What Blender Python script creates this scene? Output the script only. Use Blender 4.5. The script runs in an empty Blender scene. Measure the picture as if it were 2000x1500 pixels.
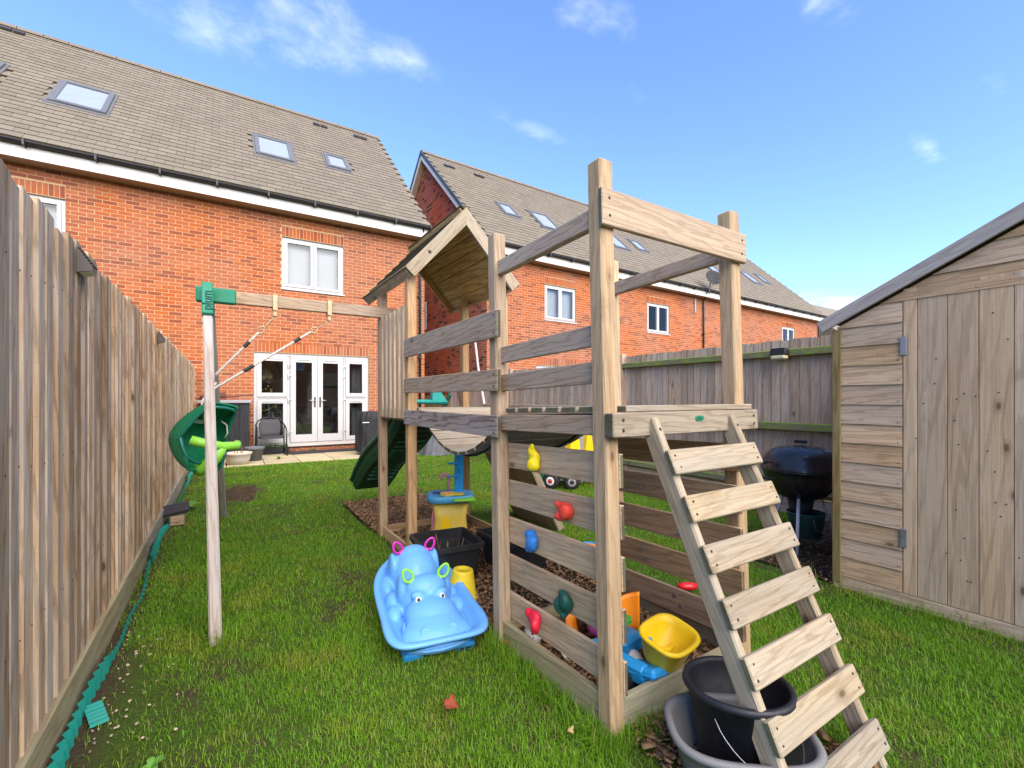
import bpy, bmesh, math, random
import numpy as np
from mathutils import Vector, Matrix, noise as mnoise

rng = np.random.default_rng(11)
random.seed(5)
R = math.radians
scene = bpy.context.scene
COL = scene.collection

# ------------------------------------------------------------------ camera
YAW = math.atan(562.0 / 889.0)
cam_d = bpy.data.cameras.new("camera")
cam_d.sensor_width = 36.0
cam_d.lens = 16.0
cam_d.shift_y = 0.0135
cam_d.clip_start = 0.05
cam_d.clip_end = 3000.0
cam = bpy.data.objects.new("camera", cam_d)
COL.objects.link(cam)
cam.location = (0, 0, 1.25)
cam.rotation_euler = (R(90), 0, -YAW)
scene.camera = cam

# ------------------------------------------------------------------ sun, sky, exposure
SUN_AZ, SUN_EL = R(2), R(35)          # azimuth measured from -Y towards +X
sdir = Vector((math.sin(SUN_AZ) * math.cos(SUN_EL), -math.cos(SUN_AZ) * math.cos(SUN_EL), math.sin(SUN_EL)))
sun_d = bpy.data.lights.new("sun", 'SUN')
sun_d.energy = 2.45
sun_d.angle = R(78)
sun_d.color = (1.0, 0.86, 0.66)
sun = bpy.data.objects.new("sun", sun_d)
COL.objects.link(sun)
sun.rotation_euler = sdir.to_track_quat('Z', 'Y').to_euler()
sun.location = (6, -10, 12)

world = bpy.data.worlds.new("World")
scene.world = world
world.use_nodes = True
wt = world.node_tree
wt.nodes.clear()
def wn(t, **kw):
    n = wt.nodes.new(t)
    for k, v in kw.items():
        setattr(n, k, v)
    return n
def wl(a, b):
    wt.links.new(a, b)
sky = wn('ShaderNodeTexSky', sky_type='NISHITA')
sky.sun_disc = False
sky.sun_elevation = SUN_EL
sky.sun_rotation = math.pi - SUN_AZ     # clockwise from +Y
sky.altitude = 100
sky.air_density = 1.0
sky.dust_density = 0.5
sky.ozone_density = 1.6
wtc = wn('ShaderNodeTexCoord')
sep = wn('ShaderNodeSeparateXYZ')
wl(wtc.outputs['Generated'], sep.inputs[0])
def wmath(op, a, b=None, c=None, clamp=False):
    n = wn('ShaderNodeMath', operation=op)
    n.use_clamp = clamp
    for i, v in enumerate((a, b, c)):
        if v is None:
            continue
        if isinstance(v, (int, float)):
            n.inputs[i].default_value = v
        else:
            wl(v, n.inputs[i])
    return n.outputs[0]
zz = wmath('ADD', wmath('MAXIMUM', sep.outputs[2], 0.0), 0.12)
px = wmath('DIVIDE', sep.outputs[0], zz)
py = wmath('DIVIDE', sep.outputs[1], zz)
comb = wn('ShaderNodeCombineXYZ')
wl(px, comb.inputs[0]); wl(py, comb.inputs[1])
def wnoise(scale, detail, rough, dist, off):
    mp = wn('ShaderNodeMapping')
    mp.inputs['Location'].default_value = off
    wl(comb.outputs[0], mp.inputs[0])
    n = wn('ShaderNodeTexNoise')
    n.inputs['Scale'].default_value = scale
    n.inputs['Detail'].default_value = detail
    n.inputs['Roughness'].default_value = rough
    n.inputs['Distortion'].default_value = dist
    wl(mp.outputs[0], n.inputs[0])
    return n.outputs[0]
n1 = wnoise(5.5, 8, 0.58, 0.3, (3.4, 1.2, 0))
n2 = wnoise(15.0, 6, 0.6, 0.6, (9.1, 4.0, 2.0))
def smooth(v, lo, hi):
    n = wn('ShaderNodeMapRange', interpolation_type='SMOOTHSTEP')
    n.inputs['From Min'].default_value = lo
    n.inputs['From Max'].default_value = hi
    wl(v, n.inputs['Value'])
    return n.outputs[0]
# fair-weather clouds: drifting banks at given spots of the sky (centre, radii, strength)
CLOUDS = []
for (cx, cy, rx, ry, st) in ((0.17, 1.12, .17, .17, .85), (0.34, 1.09, .19, .085, .52), (-.06, 1.19, .26, .14, .62),
                             (.68, .745, .15, .09, .6), (1.07, .46, .11, .08, .55), (.75, 1.13, .20, .05, .48),
                             (3.25, 1.32, .5, .25, 1.0), (1.85, .50, .26, .045, .55), (1.62, .32, .10, .06, .4), (.93, .86, .10, .04, .35), (2.0, 1.5, .25, .12, .4),
                             (-2.5, 1.5, 1.2, .6, .8), (-1.2, -2.2, 1.0, .5, .8), (2.8, -1.8, .9, .6, .8), (.3, -.6, .5, .3, .6)):
    CLOUDS.append((cx, cy, rx, ry, st))
mask = None
for (cx, cy, rx, ry, st) in CLOUDS:
    dx = wmath('DIVIDE', wmath('SUBTRACT', px, cx), rx)
    dy = wmath('DIVIDE', wmath('SUBTRACT', py, cy), ry)
    r2 = wmath('ADD', wmath('MULTIPLY', dx, dx), wmath('MULTIPLY', dy, dy))
    m = wmath('MULTIPLY', wmath('SUBTRACT', 1.0, r2), st)
    m = wmath('MAXIMUM', m, 0.0)
    mask = m if mask is None else wmath('MAXIMUM', mask, m)
dens = wmath('ADD', wmath('MULTIPLY', wmath('SUBTRACT', n1, 0.5), 1.9), wmath('MULTIPLY', wmath('SUBTRACT', n2, 0.5), 0.7))
dens = wmath('ADD', dens, wmath('MULTIPLY', mask, 0.85))
dens = wmath('MULTIPLY', smooth(dens, 0.15, 1.35), wmath('MINIMUM', wmath('MULTIPLY', mask, 2.0), 1.0))
cloud = wmath('MULTIPLY', dens, 0.5)
tint = wn('ShaderNodeMixRGB', blend_type='MULTIPLY')
tint.inputs[0].default_value = 1.0
tint.inputs[2].default_value = (0.70, 0.82, 1.09, 1)
wl(sky.outputs[0], tint.inputs[1])
mix = wn('ShaderNodeMixRGB', blend_type='MIX')
wl(cloud, mix.inputs[0])
wl(tint.outputs[0], mix.inputs[1])
mix.inputs[2].default_value = (4.6, 4.8, 5.1, 1)
bg = wn('ShaderNodeBackground')
bg.inputs[1].default_value = 0.105
wl(mix.outputs[0], bg.inputs[0])
wo = wn('ShaderNodeOutputWorld')
wl(bg.outputs[0], wo.inputs[0])

scene.view_settings.view_transform = 'Standard'
scene.view_settings.look = 'None'
scene.view_settings.exposure = 1.9
scene.view_settings.gamma = 1.0
scene.view_settings.use_curve_mapping = False
scene.render.engine = 'CYCLES'
scene.cycles.max_bounces = 8
scene.cycles.transparent_max_bounces = 12
scene.cycles.use_denoising = True
scene.cycles.caustics_reflective = False
scene.cycles.caustics_refractive = False

# ------------------------------------------------------------------ material helpers
MATS = {}
class NT:
    def __init__(self, name):
        self.m = bpy.data.materials.new(name)
        self.m.use_nodes = True
        self.t = self.m.node_tree
        self.t.nodes.clear()
        self.out = self.n('ShaderNodeOutputMaterial')
        self.b = self.n('ShaderNodeBsdfPrincipled')
        self.l(self.b.outputs[0], self.out.inputs[0])
    def n(self, t, **kw):
        x = self.t.nodes.new(t)
        for k, v in kw.items():
            setattr(x, k, v)
        return x
    def l(self, a, b):
        self.t.links.new(a, b)
    def math(self, op, a, b=None, clamp=False):
        n = self.n('ShaderNodeMath', operation=op)
        n.use_clamp = clamp
        for i, v in enumerate((a, b)):
            if v is None:
                continue
            if isinstance(v, (int, float)):
                n.inputs[i].default_value = v
            else:
                self.l(v, n.inputs[i])
        return n.outputs[0]
    def mix(self, f, a, b, bt='MIX'):
        n = self.n('ShaderNodeMixRGB', blend_type=bt)
        for i, v in enumerate((f, a, b)):
            if isinstance(v, (int, float)):
                n.inputs[i].default_value = v
            elif isinstance(v, tuple):
                n.inputs[i].default_value = (*v[:3], 1)
            else:
                self.l(v, n.inputs[i])
        return n.outputs[0]
    def rand(self):
        g = self.n('ShaderNodeNewGeometry')
        o = self.n('ShaderNodeObjectInfo')
        return self.math('FRACT', self.math('ADD', self.math('MULTIPLY', g.outputs['Random Per Island'], 7.31), self.math('MULTIPLY', o.outputs['Random'], 13.7)))
    def coord(self, kind='Object', scale=(1, 1, 1), offset=None):
        tc = self.n('ShaderNodeTexCoord')
        mp = self.n('ShaderNodeMapping')
        mp.inputs['Scale'].default_value = scale
        self.l(tc.outputs[kind], mp.inputs[0])
        if offset is not None:
            c = self.n('ShaderNodeCombineXYZ')
            for i in range(3):
                self.l(offset, c.inputs[i])
            a = self.n('ShaderNodeVectorMath', operation='ADD')
            self.l(mp.outputs[0], a.inputs[0])
            self.l(c.outputs[0], a.inputs[1])
            return a.outputs[0]
        return mp.outputs[0]
    def noise(self, vec, scale, detail=4, rough=.55, dist=0.0):
        n = self.n('ShaderNodeTexNoise')
        n.inputs['Scale'].default_value = scale
        n.inputs['Detail'].default_value = detail
        n.inputs['Roughness'].default_value = rough
        n.inputs['Distortion'].default_value = dist
        if vec is not None:
            self.l(vec, n.inputs[0])
        return n.outputs[0]
    def ramp(self, v, lo, hi, a=0.0, b=1.0):
        n = self.n('ShaderNodeMapRange')
        n.interpolation_type = 'SMOOTHSTEP'
        for k, x in (('From Min', lo), ('From Max', hi), ('To Min', a), ('To Max', b)):
            n.inputs[k].default_value = x
        self.l(v, n.inputs['Value'])
        return n.outputs[0]
    def bump(self, h, strength=.3, dist=.01):
        n = self.n('ShaderNodeBump')
        n.inputs['Strength'].default_value = strength
        n.inputs['Distance'].default_value = dist
        self.l(h, n.inputs['Height'])
        self.l(n.outputs[0], self.b.inputs['Normal'])
    def hsv(self, col, h=None, s=None, v=None):
        n = self.n('ShaderNodeHueSaturation')
        for k, x in (('Hue', h), ('Saturation', s), ('Value', v)):
            if x is None:
                continue
            if isinstance(x, (int, float)):
                n.inputs[k].default_value = x
            else:
                self.l(x, n.inputs[k])
        if isinstance(col, tuple):
            n.inputs['Color'].default_value = (*col, 1)
        else:
            self.l(col, n.inputs['Color'])
        return n.outputs[0]
    def n_col(self, vo):
        s = self.n('ShaderNodeSeparateXYZ')
        self.l(vo.outputs['Color'], s.inputs[0])
        return s.outputs[0]
    def fin(self, col, rough=.6, spec=.3, metal=0.0):
        if isinstance(col, tuple):
            self.b.inputs['Base Color'].default_value = (*col, 1)
        else:
            self.l(col, self.b.inputs['Base Color'])
        if isinstance(rough, (int, float)):
            self.b.inputs['Roughness'].default_value = rough
        else:
            self.l(rough, self.b.inputs['Roughness'])
        self.b.inputs['Specular IOR Level'].default_value = spec
        self.b.inputs['Metallic'].default_value = metal
        return self.m

def wood(name, c1, c2, grain=(.09, .06, .04), vspread=.35, grey=None, greyamt=.5, ring=16.0, ringamt=.5, moss=0.0, knots=True, mosscol=(.13, .19, .035), sat=(.75, 1.1)):
    k = NT(name)
    r = k.rand()
    off = k.math('MULTIPLY', r, 41.0)
    v = k.coord('Object', (1, 1, 1), off)
    vs = k.coord('Object', (.5, 7, 7), off)
    vf = k.coord('Object', (2.2, 110, 110), off)
    vr = k.coord('Object', (.11, 1, 1), off)
    broad = k.noise(vs, 2.0, 4, .6)
    col = k.mix(k.ramp(broad, .32, .68), c1, c2)
    w = k.n('ShaderNodeTexWave', wave_type='BANDS', bands_direction='DIAGONAL')
    w.inputs['Scale'].default_value = ring
    w.inputs['Distortion'].default_value = 7.0
    w.inputs['Detail'].default_value = 2.0
    w.inputs['Detail Scale'].default_value = 2.2
    w.inputs['Detail Roughness'].default_value = .5
    k.l(vr, w.inputs[0])
    line = k.ramp(w.outputs['Fac'], .62, .97)
    col = k.mix(k.math('MULTIPLY', line, ringamt), col, grain)
    fib = k.noise(vf, 1.0, 3, .6)
    saw = k.noise(k.coord('Object', (130, 14, 14), off), 1.0, 3, .7)
    blot = k.noise(k.coord('Object', (5, 11, 11), off), 1.0, 6, .7)
    col = k.mix(k.ramp(saw, .50, .78, 0, .22), col, grain)
    col = k.mix(k.ramp(blot, .56, .76, 0, .38), col, grain)
    col = k.mix(k.ramp(fib, .40, .72, 0, .45), col, grain)
    if grey:
        g = k.noise(k.coord('Object', (.9, 4, 4), off), 2.3, 5, .6)
        col = k.mix(k.ramp(g, .38, .66, 0, greyamt), col, grey)
    h = k.math('ADD', k.math('ADD', k.math('MULTIPLY', fib, .6), k.math('MULTIPLY', saw, .35)), k.math('MULTIPLY', line, -.5))
    if knots:
        vo = k.n('ShaderNodeTexVoronoi', feature='F1')
        vo.inputs['Scale'].default_value = 1.0
        vo.inputs['Randomness'].default_value = 1.0
        k.l(k.coord('Object', (4.2, 9, 9), off), vo.inputs['Vector'])
        kn = k.ramp(vo.outputs['Distance'], .06, .13, 1, 0)
        ringk = k.ramp(vo.outputs['Distance'], .12, .26, .35, 0)
        pick = k.ramp(k.n_col(vo), .52, .56)
        kn = k.math('MULTIPLY', kn, pick); ringk = k.math('MULTIPLY', ringk, pick)
        col = k.mix(ringk, col, grain)
        col = k.mix(k.math('MULTIPLY', kn, .75), col, tuple(x * .42 for x in grain))
    val = k.n('ShaderNodeMapRange')
    val.inputs['To Min'].default_value = 1 - vspread
    val.inputs['To Max'].default_value = 1 + vspread * .6
    k.l(r, val.inputs['Value'])
    sa = k.n('ShaderNodeMapRange')
    sa.inputs['To Min'].default_value = sat[0]
    sa.inputs['To Max'].default_value = sat[1]
    k.l(k.math('FRACT', k.math('MULTIPLY', r, 5.7)), sa.inputs['Value'])
    col = k.hsv(col, None, sa.outputs[0], val.outputs[0])
    if moss > 0:
        mn = k.noise(k.coord('Object', (2.5, 6, 6), off), 4.0, 6, .65)
        geo = k.n('ShaderNodeNewGeometry')
        sx = k.n('ShaderNodeSeparateXYZ')
        k.l(geo.outputs['Normal'], sx.inputs[0])
        up = k.math('MULTIPLY', k.math('MAXIMUM', sx.outputs[2], 0.0), .35)
        mm = k.ramp(k.math('ADD', k.math('ADD', mn, up), moss - .5), .48, .72)
        col = k.mix(mm, col, mosscol)
    k.bump(h, .35, .004)
    MATS[name] = k.fin(col, .82, .22)
    return MATS[name]

def plain(name, c, rough=.45, spec=.4, metal=0.0, var=.12, nscale=6.0, bump=0.0, bscale=60.0, dirt=None, dirtamt=.4, coord='Object', spread=0.0, rvar=.15):
    k = NT(name)
    v = k.coord(coord)
    n = k.noise(v, nscale, 5, .6)
    val = k.n('ShaderNodeMapRange')
    val.inputs['To Min'].default_value = 1 - var
    val.inputs['To Max'].default_value = 1 + var
    k.l(n, val.inputs['Value'])
    col = k.hsv(c, None, None, val.outputs[0])
    if spread:
        sp = k.n('ShaderNodeMapRange')
        sp.inputs['To Min'].default_value = 1 - spread
        sp.inputs['To Max'].default_value = 1 + spread
        k.l(k.rand(), sp.inputs['Value'])
        col = k.hsv(col, None, None, sp.outputs[0])
    if dirt:
        d = k.noise(v, nscale * 2.3, 8, .7)
        col = k.mix(k.ramp(d, .52, .75, 0, dirtamt), col, dirt)
    if bump:
        k.bump(k.noise(v, bscale, 4, .6), bump, .004)
    rr = k.ramp(k.noise(v, nscale * 3, 4, .6), .3, .7, max(rough - rvar * .5, .02), min(rough + rvar, 1))
    MATS[name] = k.fin(col, rr, spec, metal)
    return MATS[name]

# timber
wood('left_fence_wood', (.55, .395, .25), (.39, .26, .155), (.14, .08, .042), .36, (.55, .485, .40), .5, 14, .5, sat=(.85, 1.25))
wood('left_gravel_wood', (.40, .34, .20), (.31, .25, .14), (.15, .11, .06), .1, (.33, .33, .20), .5, 9, .35)
wood('right_fence_wood', (.54, .395, .28), (.43, .315, .225), (.15, .10, .07), .24, (.48, .41, .345), .45, 12, .35, sat=(.85, 1.15))
wood('mossy_rail_wood', (.26, .22, .15), (.20, .17, .11), (.09, .07, .04), .12, (.2, .2, .12), .5, 12, .3, moss=.56, mosscol=(.19, .27, .04))
wood('frame_wood', (.58, .42, .25), (.48, .34, .20), (.23, .135, .07), .16, (.46, .375, .275), .28, 17, .34, sat=(.82, 1.05))
wood('frame_wood_grey', (.50, .37, .245), (.42, .31, .205), (.18, .115, .07), .12, (.42, .355, .295), .35, 19, .45, sat=(.8, 1.02))
wood('frame_wood_worn', (.40, .335, .285), (.33, .275, .235), (.13, .09, .07), .08, (.38, .35, .33), .5, 15, .75, sat=(.8, .95))
wood('frame_wood_pale', (.42, .345, .235), (.34, .275, .185), (.17, .11, .06), .16, (.36, .33, .265), .55, 18, .38, moss=.10, mosscol=(.24, .25, .11), sat=(.8, 1.1))
wood('frame_wood_warm', (.54, .355, .195), (.43, .28, .155), (.23, .13, .062), .16, None, 0, 14, .4)
wood('swing_leg_wood', (.44, .385, .33), (.37, .315, .275), (.24, .17, .13), .06, (.40, .39, .385), .55, 14, .45, sat=(.7, .95))
wood('roof_lining_wood', (.70, .47, .19), (.56, .37, .145), (.15, .08, .03), .2, None, 0, 12, .4)
wood('shed_wood', (.64, .445, .265), (.55, .375, .225), (.23, .13, .075), .15, (.56, .43, .305), .3, 15, .38, sat=(.85, 1.1))
wood('shed_door_wood', (.63, .44, .265), (.54, .37, .225), (.22, .135, .08), .14, (.59, .455, .32), .3, 9, .3, sat=(.85, 1.08))
wood('shed_trim_wood', (.42, .35, .30), (.36, .295, .25), (.14, .10, .08), .06, (.42, .375, .34), .5, 12, .3, knots=True, sat=(.6, .9))
wood('shed_post_wood', (.34, .25, .12), (.27, .19, .085), (.12, .075, .03), .05, (.26, .24, .12), .5, 10, .45)
wood('end_grain', (.17, .145, .09), (.12, .10, .06), (.06, .05, .03), .2, (.11, .13, .07), .6, 10, .2, knots=False)
wood('black_boards', (.035, .036, .040), (.026, .027, .030), (.012, .012, .013), .2, None, 0, 12, .4, knots=False)
wood('far_fence_brown', (.16, .085, .055), (.12, .065, .045), (.06, .03, .02), .15)

# plastics, metals, paint
plain('upvc', (.46, .458, .45), .32, .45, 0, .03)
plain('fascia_white', (.54, .525, .495), .4, .4, 0, .05, dirt=(.55, .48, .38), dirtamt=.25)
plain('soffit', (.42, .33, .24), .6, .2, 0, .08)
plain('gutter_black', (.016, .016, .018), .4, .4, 0, .2)
plain('lead_grey', (.12, .12, .12), .5, .4, .0, .12)
plain('grey_frame', (.15, .155, .165), .45, .4, .3, .1)
plain('skylight_glass', (.27, .31, .35), .16, .6, 0, .05, 2)
plain('blind_pale', (.36, .362, .365), .5, .4, 0, .05)
plain('steel', (.55, .53, .48), .35, .5, .9, .12)
plain('zinc', (.33, .33, .34), .45, .5, .8, .2)
plain('brass_zinc', (.42, .34, .20), .35, .5, .85, .18)
plain('screw_dark', (.045, .038, .032), .6, .3, .4, .2)
plain('black_plastic', (.020, .020, .022), .42, .4, 0, .25, dirt=(.10, .09, .075), dirtamt=.2)
plain('black_matte', (.024, .024, .027), .65, .3, 0, .2)
plain('grey_plastic', (.17, .17, .172), .55, .35, 0, .15, dirt=(.20, .18, .15), dirtamt=.3)
plain('bucket_black', (.014, .0145, .020), .48, .4, 0, .3, dirt=(.06, .055, .05), dirtamt=.18)
plain('hippo_blue', (.15, .42, .84), .42, .4, 0, .05, 9, dirt=(.22, .42, .66), dirtamt=.3, bump=.03, bscale=120)
plain('magenta_plastic', (.62, .03, .42), .3, .5, 0, .05)
plain('lime_plastic', (.28, .72, .07), .32, .5, 0, .06)
plain('yellow_plastic', (.85, .57, .012), .34, .45, 0, .05, dirt=(.55, .36, .05), dirtamt=.15)
plain('yellow_bucket_plastic', (.74, .56, .02), .45, .4, 0, .05, dirt=(.30, .26, .08), dirtamt=.4)
plain('yellow_cream', (.76, .57, .10), .4, .4, 0, .06, dirt=(.5, .4, .16), dirtamt=.2)
plain('hold_yellow', (.84, .66, .012), .48, .4, 0, .06)
plain('hold_red', (.72, .060, .036), .45, .4, 0, .08)
plain('hold_crimson', (.74, .014, .045), .42, .4, 0, .08)
plain('hold_blue', (.022, .17, .52), .45, .4, 0, .08)
plain('hold_green', (.008, .075, .058), .48, .4, 0, .1)
plain('slide_green', (.010, .060, .036), .32, .5, 0, .12)
plain('slide_lip', (.022, .145, .075), .32, .5, 0, .1)
plain('swing_green', (.008, .17, .075), .26, .55, 0, .08)
plain('swing_rim', (.010, .15, .11), .3, .5, 0, .08)
plain('bracket_green', (.012, .19, .105), .5, .4, 0, .08)
plain('letter_dark', (.010, .055, .05), .6, .3)
plain('edging_teal', (.014, .26, .20), .42, .45, 0, .10, dirt=(.10, .22, .16), dirtamt=.3, spread=.1)
plain('slide_green_sunlit', (.02, .36, .31), .4, .4)  # slide's green as it looks in sun, sunlight put into the colour
plain('toy_blue', (.025, .33, .74), .35, .45, 0, .06)
plain('toy_blue_dark', (.015, .22, .52), .35, .45, 0, .06)
plain('toy_sky', (.10, .42, .72), .4, .4, 0, .05)
plain('toy_orange', (.88, .26, .012), .34, .5, 0, .05)
plain('toy_red', (.70, .012, .022), .34, .5, 0, .06)
plain('toy_green', (.03, .34, .06), .4, .4)
plain('toy_pink', (.72, .26, .42), .4, .4)
plain('toy_purple', (.50, .10, .42), .4, .4)
plain('toy_white', (.74, .70, .68), .45, .4, 0, .06, dirt=(.4, .36, .3), dirtamt=.25)
plain('toy_grey', (.30, .29, .31), .5, .4)
plain('tyre', (.018, .018, .019), .6, .4, 0, .2, dirt=(.07, .065, .06), dirtamt=.3)
plain('cover_black', (.016, .016, .018), .62, .35, 0, .25, bump=.1, bscale=20)
plain('cover_grey', (.11, .115, .125), .6, .3, 0, .25, 3, dirt=(.22, .22, .24), dirtamt=.5, bump=.1, bscale=16)
plain('enamel_black', (.014, .013, .014), .26, .6, 0, .2, dirt=(.09, .075, .065), dirtamt=.18, rvar=.2)
plain('bbq_leg', (.62, .62, .63), .4, .5, .2, .15)
plain('bucket_green', (.04, .12, .12), .45, .4, .2, .15)
plain('pot_cream', (.62, .53, .42), .7, .25, 0, .1, dirt=(.35, .29, .2), dirtamt=.3)
plain('pot_grey', (.13, .14, .15), .7, .25, 0, .1)
plain('twig', (.20, .12, .07), .8, .2)
plain('rope_mat', (.56, .50, .44), .85, .15, 0, .2, 60, bump=.4, bscale=120)
plain('rope_white', (.74, .70, .62), .85, .15, 0, .12, 60)
plain('wicker', (.050, .051, .056), .6, .3, 0, .3, 90, bump=.5, bscale=90)
plain('chair_metal', (.020, .021, .023), .4, .4, .3, .2)
plain('mat_rubber', (.045, .047, .05), .9, .1, 0, .3, 30, bump=.4, bscale=90)
plain('sofa_cloth', (.17, .155, .145), .9, .1, 0, .2, 8)
plain('cushion_cloth', (.27, .24, .22), .9, .1, 0, .3, 12)
plain('room_wall', (.60, .58, .54), .9, .1, 0, .03)
plain('room_floor', (.42, .37, .30), .6, .2)
plain('tree_green', (.02, .07, .025), .8, .2, 0, .3)
plain('gold', (.85, .62, .12), .35, .5, .1, .1)
plain('bauble_red', (.65, .02, .05), .25, .6, .3, .1)
plain('bauble_purple', (.30, .06, .34), .25, .6, .3, .1)
plain('star_cream', (.80, .68, .36), .6, .3)
plain('render_pale', (.60, .58, .55), .8, .2, 0, .06)
plain('solar_dark', (.075, .060, .050), .45, .4, 0, .2)
plain('solar_panel', (.008, .010, .02), .12, .6)
plain('solar_lens', (.55, .52, .30), .25, .5)
plain('white_print', (.80, .80, .78), .4, .4)
plain('eye_black', (.008, .008, .010), .2, .6)
plain('leaf_red', (.28, .065, .035), .7, .2, 0, .25, 30)
plain('leaf_tan', (.50, .36, .17), .75, .2, 0, .25, 30)
plain('weed_green', (.10, .26, .035), .6, .3, 0, .2, 20, spread=.2)
plain('slate_dark', (.045, .04, .045), .6, .35, 0, .3)

# brick
def brick_mat(name, a, b, c, dark=.18):
    k = NT(name)
    r = k.rand()
    r2 = k.math('FRACT', k.math('MULTIPLY', r, 9.77))
    col = k.mix(k.ramp(r, .0, .55), a, b)
    col = k.mix(k.ramp(r2, 1 - dark - .06, 1 - dark + .06), col, c)
    tc = k.coord('Object', (1, 1, 1), k.math('MULTIPLY', r, 9.0))
    n = k.noise(tc, 9.0, 6, .65)
    col = k.mix(k.ramp(n, .48, .74, 0, .4), col, c)
    n2 = k.noise(tc, 45.0, 4, .6)
    col = k.hsv(col, None, None, k.ramp(n2, .2, .8, .8, 1.18))
    big = k.noise(k.coord('Object'), .55, 3, .5)
    col = k.hsv(col, None, k.ramp(big, .3, .7, .88, 1.05), k.ramp(big, .3, .7, .9, 1.12))
    k.bump(n2, .4, .004)
    MATS[name] = k.fin(col, .88, .15)
brick_mat('brick_red', (.36, .112, .044), (.318, .09, .034), (.22, .062, .032), .16)
brick_mat('brick_red_front', (.36, .108, .044), (.315, .087, .034), (.205, .058, .032), .2)
brick_mat('brick_dark', (.42, .11, .06), (.35, .085, .048), (.07, .04, .04), .14)
def mortar_mat(name, c, c2):
    k = NT(name)
    v = k.coord('Object')
    n = k.noise(v, 30, 5, .65)
    col = k.mix(k.ramp(n, .3, .7), c, c2)
    k.bump(n, .5, .004)
    MATS[name] = k.fin(col, .95, .1)
mortar_mat('mortar', (.50, .335, .19), (.42, .275, .15))
mortar_mat('mortar_dark', (.42, .30, .22), (.34, .24, .18))

# roof tile
def tile_mat():
    k = NT('roof_tile')
    r = k.rand()
    tc = k.coord('Object')
    col = k.mix(r, (.19, .162, .128), (.148, .127, .10))
    n = k.noise(tc, 1.3, 5, .6)
    col = k.mix(k.ramp(n, .35, .7, 0, .5), col, (.18, .15, .115))
    m = k.noise(tc, 5.0, 7, .7)
    sx = k.n('ShaderNodeSeparateXYZ')
    k.l(k.coord('Object'), sx.inputs[0])
    low = k.ramp(sx.outputs[2], 5.6, 7.0, .10, 0.0)
    mm = k.ramp(k.math('ADD', m, low), .60, .80, 0, .55)
    col = k.mix(mm, col, (.17, .19, .045))
    f = k.noise(tc, 60, 3, .6)
    col = k.hsv(col, None, None, k.ramp(f, .2, .8, .86, 1.14))
    k.bump(f, .3, .004)
    MATS['roof_tile'] = k.fin(col, .85, .2)
tile_mat()
plain('tile_butt', (.075, .062, .035), .9, .1, 0, .3, 5, dirt=(.12, .13, .03), dirtamt=.6)  # moss dirt plus the shadow between courses, painted into the butt colour
plain('tile_edge_blue', (.06, .075, .095), .6, .3, 0, .2, spread=.2)

# glass
def glass_mat(name, tint, refl):
    k = NT(name)
    k.t.nodes.remove(k.b)
    tr = k.n('ShaderNodeBsdfTransparent')
    tr.inputs[0].default_value = (*tint, 1)
    gl = k.n('ShaderNodeBsdfGlossy')
    gl.inputs['Roughness'].default_value = .015
    gl.inputs['Color'].default_value = (.95, .97, 1, 1)
    lw = k.n('ShaderNodeFresnel')
    lw.inputs['IOR'].default_value = 1.5 if refl > .05 else 1.3
    f = k.math('ADD', k.math('MULTIPLY', lw.outputs[0], 1.1), refl, True)
    mx = k.n('ShaderNodeMixShader')
    k.l(f, mx.inputs[0])
    k.l(tr.outputs[0], mx.inputs[1])
    k.l(gl.outputs[0], mx.inputs[2])
    k.l(mx.outputs[0], k.out.inputs[0])
    MATS[name] = k.m
glass_mat('glass', (.93, .95, .95), .004)
glass_mat('door_glass', (.90, .93, .93), .07)

# ground, soil, chips, grass
def ground_mat():
    k = NT('ground_soil')
    v = k.coord('Object')
    n = k.noise(v, 3.0, 8, .7)
    f = k.noise(v, 60.0, 6, .7)
    col = k.mix(k.ramp(n, .35, .65), (.075, .052, .034), (.115, .080, .05))
    col = k.mix(k.ramp(f, .45, .7, 0, .8), col, (.05, .036, .024))
    gr = k.noise(v, 1.7, 6, .65)
    col = k.mix(k.ramp(gr, .40, .58, 0.0, .55), col, (.055, .085, .020))
    k.bump(f, .8, .02)
    MATS['ground_soil'] = k.fin(col, .95, .1)
ground_mat()
def lawn_mat():
    k = NT('lawn_soil')
    v = k.coord('Object')
    f = k.noise(v, 60.0, 6, .7)
    gr = k.noise(v, 2.3, 6, .65)
    sx = k.n('ShaderNodeSeparateXYZ')
    k.l(v, sx.inputs[0])
    edge = k.ramp(k.math('ADD', sx.outputs[0], k.math('MULTIPLY', gr, .25)), -.33, -.18)
    col = k.mix(k.ramp(f, .4, .7), (.085, .060, .036), (.05, .036, .024))
    moss = k.mix(k.ramp(f, .4, .7), (.055, .095, .016), (.085, .125, .022))
    col = k.mix(k.math('MULTIPLY', k.ramp(gr, .34, .50), edge), col, moss)
    k.bump(f, .8, .02)
    MATS['lawn_soil'] = k.fin(col, .95, .1)
lawn_mat()
def bed_mat():
    k = NT('bed_soil')
    v = k.coord('Object')
    n = k.noise(v, 9.0, 8, .7)
    f = k.noise(v, 70.0, 6, .7)
    col = k.mix(k.ramp(n, .35, .65), (.045, .030, .020), (.095, .062, .036))
    col = k.mix(k.ramp(f, .5, .75), col, (.15, .10, .055))
    k.bump(f, .9, .02)
    MATS['bed_soil'] = k.fin(col, .95, .1)
bed_mat()
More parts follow.
